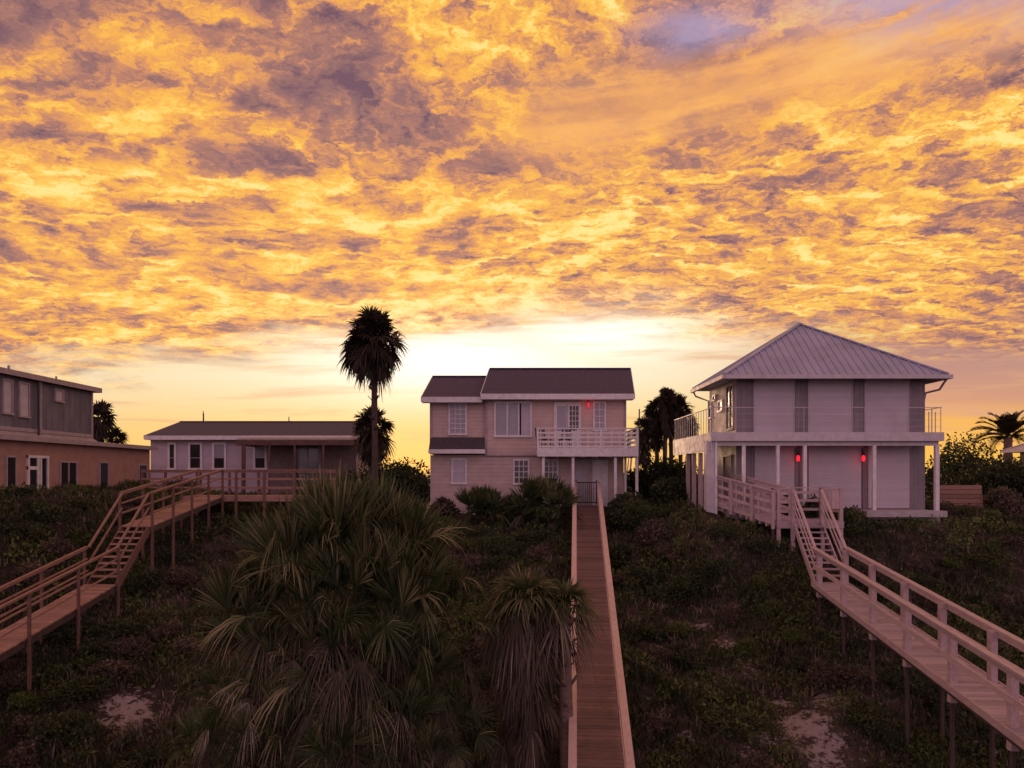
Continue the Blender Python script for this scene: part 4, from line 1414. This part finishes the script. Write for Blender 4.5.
def tall_palms():
    Y = 32.0
    x = PX(375.5, Y)
    z = gz(x, Y)
    t = thing('cabbage_palm', (x, Y, z), 'tall single trunked cabbage palm with dense round dark crown left of the tan house', 'palm tree', 'palm trees')
    fan_palm(t, (x, Y, z), PZ(341, Y) - z, (-.08, 0), .93, 11, nf=110, pet=.98, rad=.66, boots=14, nseg=20, width=.08, el_hi=82, el_lo=-52, dead=10, r0=.15, r1=.12)
    Y = 34.0
    x = PX(371.5, Y)
    z = gz(x, Y)
    t = thing('cabbage_palm', (x, Y, z), 'short cabbage palm with ragged crown directly beneath the tall palm', 'palm tree', 'palm trees')
    fan_palm(t, (x, Y, z), PZ(430, Y) - z, (.03, 0), .72, 12, nf=64, pet=.9, rad=.75, boots=18, el_lo=-66, width=.09, dead=26)
    # slim group behind, between the tan and the shuttered house
    for i, (px, py, cr, yy, lab) in enumerate([(645.5, 427, .78, 50, 'leftmost and lowest slim palm beside the white balcony'), (657, 409, .86, 51, 'slim palm second from left in the palm row beside the white balcony'),
                                         (664.5, 398, .74, 50, 'tallest slim palm in the row between the tan and shuttered houses'), (671.5, 399, .74, 52, 'slim palm just right of the tallest one in the row between houses'),
                                         (680.5, 406, .80, 50, 'slim palm at the right of the row between the houses'), (689.5, 425, .62, 54, 'small palm nearest the shuttered house in the row between houses')]):
        x = PX(px, yy)
        z = gz(x, yy)
        t = thing('cabbage_palm', (x, yy, z), lab, 'palm tree', 'palm trees')
        fan_palm(t, (x, yy, z), PZ(py + 3, yy) - z, (.1 * (i % 3 - 1), 0), cr, 30 + i, nf=56, pet=.62, rad=.68, boots=8, nseg=14, width=.10, el_hi=84, el_lo=-84, dead=44, skirt=1.5, r0=.17, r1=.13)
    Y = 60.0
    for px, py, cr, s, lab in ((98.5, 419, 1.15, 41, 'far palm standing between the grey house and the lilac house'), (116.5, 441, .9, 42, 'low far palm top showing over the salmon wing roof')):
        x = PX(px, Y)
        t = thing('cabbage_palm', (x, Y, gz(x, Y)), lab, 'palm tree', 'palm trees')
        fan_palm(t, (x, Y, gz(x, Y)), PZ(py, Y) - gz(x, Y), (0, 0), cr, s, nf=48, pet=.62, rad=.72, nseg=12, boots=0, width=.12, el_lo=-82)


tall_palms()


def date_palm():
    Y = 46.0
    x = PX(1008, Y)
    z = gz(x, Y)
    t = thing('date_palm', (x, Y, z), 'feathery date palm arching above the pavilion roof at the right edge', 'palm tree', 'palm trees')
    rng = np.random.default_rng(5)
    top = np.array([x, Y, PZ(437, Y)])
    trunk_tube(t, [(x, Y, z - .3), (x, Y, top[2])], [.28, .24], 10, 3)
    L = Leaves()
    for i in range(34):
        az = i * 2.39996
        el = math.radians(78 - 75 * (i / 34) + rng.normal(0, 5))
        d = np.array([math.cos(az) * math.cos(el), math.sin(az) * math.cos(el), math.sin(el)])
        ln = rng.uniform(2.1, 2.8)
        t_ = np.linspace(0, 1, 9)
        C = top + d * (ln * t_)[:, None] - np.array([0, 0, 1]) * (ln * .42 * t_ ** 2.2)[:, None]
        s = unit(np.cross(d, [0, 0, 1]))
        L.add(np.concatenate([C - s * .02, C + s * .02]), np.array([[k, k + 1, k + 10, k + 9] for k in range(8)]), np.full(18, .3))
        n = 30
        u = np.linspace(.15, 1, n)
        P = np.stack([np.interp(u, t_, C[:, k]) for k in range(3)], 1)
        Tn = np.gradient(P, axis=0)
        Tn /= np.linalg.norm(Tn, axis=1)[:, None]
        for sg in (-1, 1):
            dr = Tn * .65 + s * sg * .75 + np.array([0, 0, .15]) + rng.normal(0, .06, (n, 3))
            ll = (.48 * np.sin(np.pi * (u * .85 + .12)) + .1)[:, None]
            w = np.array([0, 0, 1]) * .02 + Tn * .022
            E = P + dr * ll
            V = np.stack([P - w, P + w, E + w * .2, E - w * .2], 1).reshape(-1, 3)
            k = np.arange(n) * 4
            L.add(V, np.stack([k, k + 1, k + 2, k + 3], 1), np.full(n * 4, .4) + rng.normal(0, .1, n * 4))
    L.build('crown', M['frond_backlit'], t)


date_palm()


def palmetto(root, base, heads, seed, crown_mat='frond', scale=1.0, up=18, mid=16, dead=16, rad=1.1, pet=1.0, nseg=30, width=.028, trunk=True, tint=.5, part=False, spread=(.75, 1.15), emin=38):
    """a clump of stemless or short-stemmed fan palms: heads = crown centres"""
    rng = np.random.default_rng(seed)
    G, D = Leaves(), Leaves()
    for hi, (hx, hy, hz, sc) in enumerate(heads):
        c = np.array([hx, hy, hz])
        sc *= scale
        for i in range(up):
            f = i / up
            el = math.radians(88 - (88 - emin) * f) + rng.normal(0, .07)
            fan_frond(G, c + rng.normal(0, .06, 3), i * 2.39996 + rng.normal(0, .3), el, pet * sc * rng.uniform(.85, 1.15), rad * sc * rng.uniform(.85, 1.15), rng, nseg, rng.uniform(*spread), .06, .03, width * sc, rng.uniform(.3, 1.3), tint + rng.normal(0, .13), .2, .014 * sc, .4, rng.uniform(-1.5, 1.5))
        for i in range(mid):
            el = math.radians(rng.uniform(-12, 48))
            fan_frond(G, c + rng.normal(0, .06, 3), i * 2.39996 + rng.normal(0, .3) + 1, el, pet * sc * rng.uniform(.8, 1.1), rad * sc * rng.uniform(.8, 1.05), rng, nseg, rng.uniform(.9, 1.6), rng.uniform(.1, .8), .12, width * sc, rng.uniform(.3, 1.1), tint - .06, .22, .013 * sc, .25, rng.uniform(-1.0, 1.0))
        for i in range(dead):
            el = math.radians(rng.uniform(-75, 0))
            fan_frond(D, c + np.array([0, 0, -.25 * sc]) + rng.normal(0, .12, 3), i * 2.39996 + rng.normal(0, .4) + 2, el, pet * sc * rng.uniform(.6, 1.05), rad * sc * rng.uniform(.7, 1.0), rng, nseg, rng.uniform(.9, 1.5), .95, .25, width * sc * .6, .3, rng.choice([.15, .3, .5, .8]), .22, .013 * sc, .1, rng.uniform(-.6, .6))
        if trunk:
            zb = gz(hx, hy) - .3
            if hz - zb > .4:
                trunk_tube(root, [(hx + rng.normal(0, .12), hy + .1, zb), (hx, hy, hz)], [.2 * sc, .17 * sc], 16, seed + hi)
    G.build('lower_fronds' if part else 'green_fronds', M[crown_mat], root)
    if dead: D.build('dry_fronds', M['dead'], root)


def front_palmettos():
    def P(px, py, Y, s): return (PX(px, Y), Y, PZ(py, Y), s)
    x = PX(355, 15.6)
    t = thing('palmetto_clump', (x, 15.6, gz(x, 15.6)), 'huge spiky palmetto clump with upright blades filling the left foreground', 'palmetto', 'palmettos in the foreground')
    palmetto(t, None, [P(338, 588, 15.6, 1.10), P(384, 590, 15.9, 1.05), P(300, 600, 15.9, .98), P(418, 604, 16.2, .94), P(358, 620, 15.0, .85), P(270, 622, 16.0, .8), P(315, 630, 15.2, .8), P(398, 634, 15.2, .8), P(246, 640, 15.8, .74), P(440, 634, 16.0, .78)], 101, up=24, mid=3, dead=6, rad=1.2, pet=1.05, nseg=24, width=.036, tint=.50, trunk=False, spread=(.45, .85), emin=52)
    palmetto(t, None, [P(272, 674, 15.3, .64), P(332, 668, 14.9, .70), P(394, 672, 15.0, .68), P(428, 684, 15.5, .58), P(292, 728, 14.8, .60), P(352, 724, 14.5, .62), P(408, 734, 14.7, .56), P(336, 768, 14.2, .56)], 111, up=20, mid=7, dead=8, rad=1.15, pet=.95, nseg=24, width=.034, tint=.44, part=True, trunk=False, spread=(.5, 1.0), emin=40)
    rng = np.random.default_rng(404)
    A = Leaves()
    for i in range(46):
        q = P(rng.uniform(262, 440), rng.uniform(530, 740), 14.6 + rng.uniform(0, .8), 1)
        fan_frond(A, q[:3], math.radians(-90 + rng.normal(0, 55)), math.radians(rng.uniform(10, 60)), rng.uniform(.3, .6), rng.uniform(.7, 1.15), rng, int(rng.integers(9, 16)), rng.uniform(.3, .7), rng.uniform(.6, 1.2), .1, .032, rng.uniform(.3, 1.2), rng.choice([.5, .7, .85]), .15, .012, .3, rng.uniform(-1, 1))
    A.build('arching_fronds', M['frond'], t)
    x = PX(236, 15.2)
    t = thing('palmetto_clump', (x, 15.2, gz(x, 15.2)), 'low brownish palmetto at the left foot of the huge foreground clump', 'palmetto', 'palmettos in the foreground')
    palmetto(t, None, [P(232, 705, 15.2, .62), P(205, 748, 14.8, .5), P(258, 755, 14.6, .55)], 102, up=8, mid=12, dead=12, rad=1.0, pet=.8, trunk=False)
    x = PX(455, 15.3)
    t = thing('palmetto_clump', (x, 15.3, gz(x, 15.3)), 'low palmetto with dry fronds at the right foot of the huge foreground clump', 'palmetto', 'palmettos in the foreground')
    palmetto(t, None, [P(455, 725, 15.3, .62), P(425, 765, 14.6, .55)], 103, up=8, mid=12, dead=10, rad=1.0, pet=.8, trunk=False)
    x = PX(540, 16.2)
    t = thing('cabbage_palm', (x, 16.2, gz(x, 16.2)), 'young palm with drooping grey green fronds hanging over the central boardwalk rail', 'palm tree', 'palmettos in the foreground')
    rng = np.random.default_rng(77)
    G, D = Leaves(), Leaves()
    for hx, hy, Y, sc in ((526, 600, 16.2, .66), (564, 606, 16.3, .58), (509, 616, 16.4, .50)):
        c = np.array([PX(hx, Y), Y, PZ(hy, Y)])
        trunk_tube(t, [(c[0] + .1, Y + .15, gz(c[0], Y) - .3), tuple(c)], [.17, .13], 20, int(hx))
        for i in range(22):
            el = math.radians(72 - 62 * (i / 22)) + rng.normal(0, .08)
            fan_frond(G, c, i * 2.39996, el, (.62 - .2 * (i < 9)) * sc * rng.uniform(.8, 1.1), 1.15 * sc * rng.uniform(.85, 1.1), rng, 30, 1.2 + .5 * (i / 22), .15 + .75 * (i / 22), -.0 + .14, .028, .3, .60, .2, .012, .45, rng.uniform(-.3, .3))
        for i in range(20 if hx < 550 else 7):
            el = math.radians(rng.uniform(-60, 5))
            fan_frond(D, c + np.array([0, 0, -.1]), i * 2.39996 + 1, el, .6 * sc * rng.uniform(.8, 1.1), 1.2 * sc * rng.uniform(.8, 1.1), rng, 26, 1.2, 1.0, .2, .026, .3, rng.choice([.15, .3, .5, .75]), .2, .012, .1)
        for i in range(34):
            el = math.radians(rng.uniform(-82, -15))
            zz = c[2] - rng.uniform(.3, .7 if hx > 550 else 3.0)
            if hx > 550 and i > 3: break
            fan_frond(D, np.array([c[0] + .06, Y + .1, zz]), i * 2.39996 + 2, el, .5 * sc * rng.uniform(.7, 1.1), 1.1 * sc * rng.uniform(.7, 1.1), rng, 22, 1.2, 1.0, .2, .026, .5, rng.choice([.1, .2, .35, .6]), .2, .012, .1, rng.uniform(-.8, .8))
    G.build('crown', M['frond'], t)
    D.build('dead_frond_skirt', M['dead'], t)
    # fan palms in front of the tan house
    for px, py, Y, sc, n, lab in ((480, 512, 33.5, .8, 3, 'fan palmetto in front of the pale blind window of the tan house'), (508, 514, 33.8, .62, 2, 'small fan palmetto between two larger ones before the tan house'), (541, 506, 33.2, .95, 3, 'largest fan palmetto under the paned windows of the tan house'), (561, 511, 32.4, .7, 2, 'fan palmetto pressed against the left rail top of the central boardwalk')):
        x = PX(px, Y)
        t = thing('palmetto_clump', (x, Y, gz(x, Y)), lab, 'palmetto', 'fan palmettos before the tan house')
        heads = [(x + (k - (n - 1) / 2) * .45, Y + .2 * (k % 2), PZ(py, Y) + .1 * (k % 2), sc) for k in range(n)]
        palmetto(t, None, heads, 200 + int(px), up=15, mid=4, dead=1, rad=1.0, pet=.45, nseg=13, width=.075, trunk=False, tint=.40, spread=(.5, 1.0))


front_palmettos()


def leaf_blob(L, c, r, n, size, rng, tint=.5, flat=.8, tv=.18, clumps=9):
    """leaf faces spread through several uneven lobes"""
    c = np.asarray(c, float)
    lobes = rng.normal(0, 1, (clumps, 3))
    lobes /= np.linalg.norm(lobes, axis=1)[:, None]
    lobes[:, 2] = np.abs(lobes[:, 2]) * 1.1 - .25
    lobes *= rng.uniform(.25, .75, clumps)[:, None] * r
    lr = rng.uniform(.28, .55, clumps) * r
    lt = rng.normal(0, tv * .7, clumps)
    k = rng.integers(0, clumps, n)
    d = rng.normal(0, 1, (n, 3))
    d /= np.linalg.norm(d, axis=1)[:, None]
    p = lobes[k] + d * (lr[k] * rng.uniform(.35, 1.15, n) ** .6)[:, None]
    p[:, 2] *= flat
    p = c + p + np.array([0, 0, r * .35])
    a = rng.normal(0, 1, (n, 3)) + np.array([0, 0, .5])
    a /= np.linalg.norm(a, axis=1)[:, None]
    b = np.cross(a, rng.normal(0, 1, (n, 3)))
    b /= np.linalg.norm(b, axis=1)[:, None]
    s = size * rng.uniform(.6, 1.4, n)[:, None]
    V = np.stack([p, p + a * s * .5 + b * s * .22, p + a * s, p + a * s * .5 - b * s * .22], 1).reshape(-1, 3)
    i = np.arange(n) * 4
    T = np.repeat(np.clip(tint + lt[k] + rng.normal(0, tv, n), 0, 1), 4)
    L.add(V, np.stack([i, i + 1, i + 2, i + 3], 1), T)


def shrub(name, x, y, r, seed, label, mat='leaf', n=2600, size=.11, group=None, flat=.85, tint=.5, cat='shrub', z=None, clumps=11, stems=True):
    rng = np.random.default_rng(seed)
    z0 = gz(x, y) if z is None else z
    t = thing(name, (x, y, z0), label, cat, group)
    L = Leaves()
    leaf_blob(L, (x, y, z0), r, n, size, rng, tint, flat, clumps=clumps)
    L.build('foliage', M[mat], t)
    if stems:
        b = MB()
        for k in range(5):
            a = rng.uniform(0, 6.28)
            q = Vector((x + math.cos(a) * r * .45, y + math.sin(a) * r * .45, z0 + r * .75 * flat))
            b.tube([(x + math.cos(a) * .05, y + math.sin(a) * .05, z0 - .1), Vector((x, y, z0)).lerp(q, .5) + Vector((0, 0, .1 * r)), q], [.03, .022, .01], 5)
        b.build('stem', M['stem'], t)
    return t


def big_shrubs():
    g = 'dark shrubs round the houses'
    for i, (px, Y, r, mat, n, lab) in enumerate([
        (624, 34.0, 1.3, 'leaf', 4600, 'dark shrub at the right corner of the tan house by the boardwalk end'),
        (642, 32.5, 1.2, 'leaf', 4200, 'dark shrub right of the upper boardwalk, second from its rail'),
        (660, 38.0, 2.1, 'leaf', 6600, 'tall dark shrub below the slim palms between the houses'),
        (672, 35.0, 1.25, 'leaf', 4200, 'dark shrub beside the timber posts of the shuttered house'),
        (655, 30.0, 1.0, 'leaf_brown', 3200, 'brownish shrub on the slope below the dark house shrubs'),
        (487, 35.2, .7, 'leaf', 2000, 'low dark shrub at the wall foot under the blind window of the tan house'),
        (533, 35.0, .75, 'leaf', 2200, 'low dark shrub at the wall foot between the paned windows of the tan house'),
        (622, 29.5, .9, 'leaf', 2800, 'dark shrub hugging the right rail of the central boardwalk halfway up'),
        (640, 27.0, .8, 'leaf', 2600, 'rounded dark shrub right of the central boardwalk below the brownish one'),
        (852, 28.3, .72, 'leaf', 2600, 'leafy dark shrub right of the landing before the porch step'),
        (406, 38.5, 2.1, 'leaf', 6200, 'dark shrub between the tall palm and the tan house'),
        (440, 35.5, .7, 'leaf_brown', 1800, 'dry reddish shrub at the left corner of the tan house'),
        (384, 41.0, 2.2, 'leaf', 6200, 'broad dark shrub behind the tall palm'),
        (964, 40.0, 2.9, 'leaf', 9000, 'tall dark round shrub behind the timber wall'),
        (948, 37.5, 1.1, 'leaf', 2800, 'dark shrub between the porch corner and the timber wall'),
        (992, 37.0, 1.9, 'leaf', 5600, 'dark shrub at the right end of the timber wall'),
        (1014, 35.5, 1.75, 'leaf', 5200, 'dark shrub in front of the pavilion at the right edge'),
        (1000, 33.0, 1.0, 'leaf_brown', 2800, 'brownish shrub below the timber wall at the right edge'),
        (1030, 41.0, 1.5, 'leaf', 3000, 'dark shrub beside the pavilion wall, cut by the right edge'),
        (1015, 31.0, .8, 'leaf_brown', 2200, 'low brownish shrub lowest on the right edge slope'),
    ]):
        x = PX(px, Y)
        shrub('shrub', x, Y, r, 300 + i, lab, mat, int(n * 1.3), .19 if Y > 33 else .12, g, .95, .35 if Y > 33 else .5)
    # taller greenery between the landing and the porch
    for px, r, fl, n, lab in ((788, .50, 1.9, 1500, 'leafy green bush rising behind the landing rail left of the stairs'), (813, .40, 1.8, 1000, 'leafy green bush rising behind the landing between stair rails'), (833, .34, 1.8, 800, 'smallest leafy bush behind the landing board panel')):
        x = PX(px, 29.42)
        shrub('shrub', x, 29.42, r, int(px), lab, 'leaf', n, .13, 'bushes behind the landing', fl, .6, z=gz(x, 29.42) + .25)


big_shrubs()


def clear_of_walks(x, y, m=0.0):
    c = 1.70 + (y - 14.6) * .0836
    if abs(x - c) < .75 + m and y < 36.5: return False
    if 8.6 - m < x < 10.9 + m and 21.5 < y < 27.3: return False
    if -12.9 - m < x < -11.4 + m and 20 < y < 34: return False
    if 7.4 - m < x < 12.0 + m and 26.5 < y < 31: return False
    return True


def scrub():
    """low shrubs of the dune: a few kinds, copied and turned"""
    rng = np.random.default_rng(55)
    kinds = [('leaf', .55, 1500, .09, 'low dark green dune shrub among dry grass', 'low dark shrubs on the dune'),
             ('leaf', .7, 2000, .10, 'low dark green dune shrub among dry grass', 'low dark shrubs on the dune'),
             ('leaf_brown', .5, 1400, .08, 'low brown leaved dune shrub among dry grass', 'low brown shrubs on the dune'),
             ('leaf_brown', .65, 1700, .08, 'low brown leaved dune shrub among dry grass', 'low brown shrubs on the dune'),
             ('leaf_green', .55, 1600, .08, 'low yellow green dune shrub among dry grass', 'low yellow green shrubs on the dune')]
    protos = [None] * 5
    spots = []
    # bright patches seen right of the central boardwalk, then a random cover
    for px, py, k in ((770, 618, 4), (745, 655, 4), (790, 640, 4), (760, 590, 4), (690, 590, 1), (720, 575, 1), (665, 600, 1), (650, 640, 1), (690, 668, 0), (640, 560, 1), (860, 720, 1), (890, 745, 0), (900, 690, 1),
                      (95, 655, 0), (60, 640, 1), (120, 640, 1), (150, 590, 1), (170, 560, 0), (85, 690, 1), (45, 520, 1), (20, 535, 0), (80, 510, 1), (60, 560, 3), (170, 640, 2), (215, 600, 3),
                      (530, 540, 1), (490, 545, 1), (555, 545, 1), (470, 570, 3), (540, 560, 2), (720, 535, 1), (760, 550, 0)):
        spots.append((*hit(px, py), k))
    tries = 0
    while len(spots) < 260 and tries < 9000:
        tries += 1
        y = 12.5 + 24 * rng.random() ** .8
        x = rng.uniform(-.78, .78) * y
        if x < -17.5 and y > 21: continue
        if y > 28.5 and 7 < x < 17.5: continue
        if not clear_of_walks(x, y, .35): continue
        if sandiness(np.array([x]), np.array([y]))[0] > .3: continue
        if any((x - a) ** 2 + (y - b) ** 2 < .42 for a, b, _ in spots): continue
        spots.append((x, y, int(rng.choice([0, 1, 1, 2, 2, 3, 3, 0, 4], p=[.15, .13, .1, .11, .10, .11, .1, .1, .10]))))
    for i, (x, y, k) in enumerate(spots):
        z = gz(x, y) - .05
        if protos[k] is None:
            mat, r, n, s, lab, g = kinds[k]
            protos[k] = shrub('dune_shrub', x, y, r, 500 + k, lab, mat, n, s, g, .8, clumps=10, cat='shrub')
        else:
            copy_tree(protos[k], (x, y, z), (rng.uniform(.7, 1.35), rng.uniform(.7, 1.35), rng.uniform(.6, 1.15)), rng.uniform(0, 6.28))


scrub()


def grass():
    rng = np.random.default_rng(9)
    N = 60000
    y = 12.0 + 27 * rng.random(N) ** .95
    x = rng.uniform(-.80, .80, N) * y
    keep = np.ones(N, bool)
    keep &= ~((x < -18.25) & (y > 20))
    keep &= ~((y > 29.3) & (x > 7.4) & (x < 17.2))
    keep &= ~((y > 35.3) & (x > -4.2) & (x < 6.2))
    keep &= sandiness(x, y) < rng.uniform(.10, .75, N)
    pn = sum(np.sin(x * a + y * b + c) for a, b, c in ((.9, .5, 1), (-.6, 1.1, 2), (1.7, -1.2, .5), (2.6, 2.1, 4))) / 4
    keep &= rng.random(N) < .55 + .5 * pn + .15
    x, y, pn = x[keep], y[keep], pn[keep]
    n = len(x)
    z = ground(x, y)
    B = 7
    ht = rng.uniform(.10, .36, n) * (1 + .4 * pn)
    near_walk = (np.abs(x - (1.70 + (y - 14.6) * .0836)) < .9) | ((x > 8.4) & (x < 11.2) & (y < 31)) | ((x > -13) & (x < -11.2))
    ht = np.where(near_walk, np.minimum(ht, .22), ht)
    az = rng.uniform(0, 2 * np.pi, (n, B))
    lean = rng.uniform(.15, 1.1, (n, B))
    h = ht[:, None] * rng.uniform(.55, 1.15, (n, B))
    bx = x[:, None] + rng.normal(0, .07, (n, B))
    by = y[:, None] + rng.normal(0, .07, (n, B))
    bz = z[:, None] - .02 + 0 * bx
    w = rng.uniform(.006, .014, (n, B)) * (1 + y[:, None] / 30)
    px_, py_ = -np.sin(az) * w, np.cos(az) * w
    V = np.empty((n, B, 6, 3))
    for i, (t, ww) in enumerate(((0, 1), (.55, .8), (1.0, .12))):
        ox, oy = np.cos(az) * lean * h * t ** 1.6, np.sin(az) * lean * h * t ** 1.6
        oz = h * (t - .22 * lean * t ** 2)
        for j, sg in enumerate((-1, 1)):
            V[:, :, i * 2 + j, 0] = bx + ox + sg * px_ * ww
            V[:, :, i * 2 + j, 1] = by + oy + sg * py_ * ww
            V[:, :, i * 2 + j, 2] = bz + oz
    k = np.arange(n * B) * 6
    Q = np.concatenate([np.stack([k, k + 1, k + 3, k + 2], 1), np.stack([k + 2, k + 3, k + 5, k + 4], 1)])
    ctr = .42 + .22 * np.sin(x * .8 + 1.3) * np.sin(y * .7 + .4) + rng.normal(0, .22, n)
    T = np.clip(np.repeat((ctr[:, None] + rng.normal(0, .08, (n, B))).ravel(), 6), 0, 1)
    o = quads_mesh('dune_grass', V.reshape(-1, 3), Q, T, M['grass'], org=Vector((0, 20, -4)))
    tag(o, 'dry brown and dark green grass covering the dune slope', 'grass', kind='stuff')


grass()


def ground_cover():
    """creeping leafy cover between the grass"""
    rng = np.random.default_rng(90)
    n = 230000
    y = 12.0 + 26 * rng.random(n) ** .9
    x = rng.uniform(-.80, .80, n) * y
    pn = sum(np.sin(x * a + y * b + c) for a, b, c in ((.55, .8, 1.2), (-1.1, .6, 2.7), (1.9, 1.5, .5), (-2.4, 2.9, 4), (4.1, -3.3, 1), (5.2, 4.4, 2))) / 6
    keep = (pn > rng.uniform(-.22, .25, n)) & (sandiness(x, y) < rng.uniform(.15, .8, n))
    keep &= ~((x < -18.25) & (y > 20)) & ~((y > 29.3) & (x > 7.4) & (x < 17.2)) & ~((y > 35.3) & (x > -4.2) & (x < 6.2))
    x, y, pn = x[keep], y[keep], pn[keep]
    n = len(x)
    lift = np.clip(pn + .25, .05, .6) * rng.uniform(.05, 1.0, n) * .55
    near_walk = (np.abs(x - (1.70 + (y - 14.6) * .0836)) < .8)
    lift = np.where(near_walk, np.minimum(lift, .15), lift)
    p = np.stack([x, y, ground(x, y) + lift], 1)
    a = rng.normal(0, 1, (n, 3)) + np.array([0, 0, .6])
    a /= np.linalg.norm(a, axis=1)[:, None]
    b = np.cross(a, rng.normal(0, 1, (n, 3)))
    b /= np.linalg.norm(b, axis=1)[:, None]
    s = (.075 * rng.uniform(.6, 1.5, n) * (1 + y / 45))[:, None]
    V = np.stack([p, p + a * s * .5 + b * s * .25, p + a * s, p + a * s * .5 - b * s * .25], 1).reshape(-1, 3)
    i = np.arange(n) * 4
    T = np.repeat(np.clip(.42 + .35 * np.sin(x * .5 + 2) * np.sin(y * .6) + rng.normal(0, .2, n), 0, 1), 4)
    o = quads_mesh('ground_cover', V, np.stack([i, i + 1, i + 2, i + 3], 1), T, M['leaf_green'], org=Vector((0, 20, -4)))
    tag(o, 'dark green creeping leaves between the dune grass', 'ground cover', kind='stuff')


ground_cover()


def far_wood():
    rng = np.random.default_rng(21)
    L = Leaves()
    for i in range(90):
        x = rng.uniform(-150, 150)
        y = rng.uniform(95, 150)
        leaf_blob(L, (x, y, -.3), rng.uniform(2.0, 3.6), 330, .7, rng, .25, .8, clumps=7)
    o = L.build('distant_thicket', M['leaf'], org=Vector((0, 120, 0)))
    tag(o, 'far-off dark thicket along the horizon behind the houses', 'trees', kind='stuff')


far_wood()
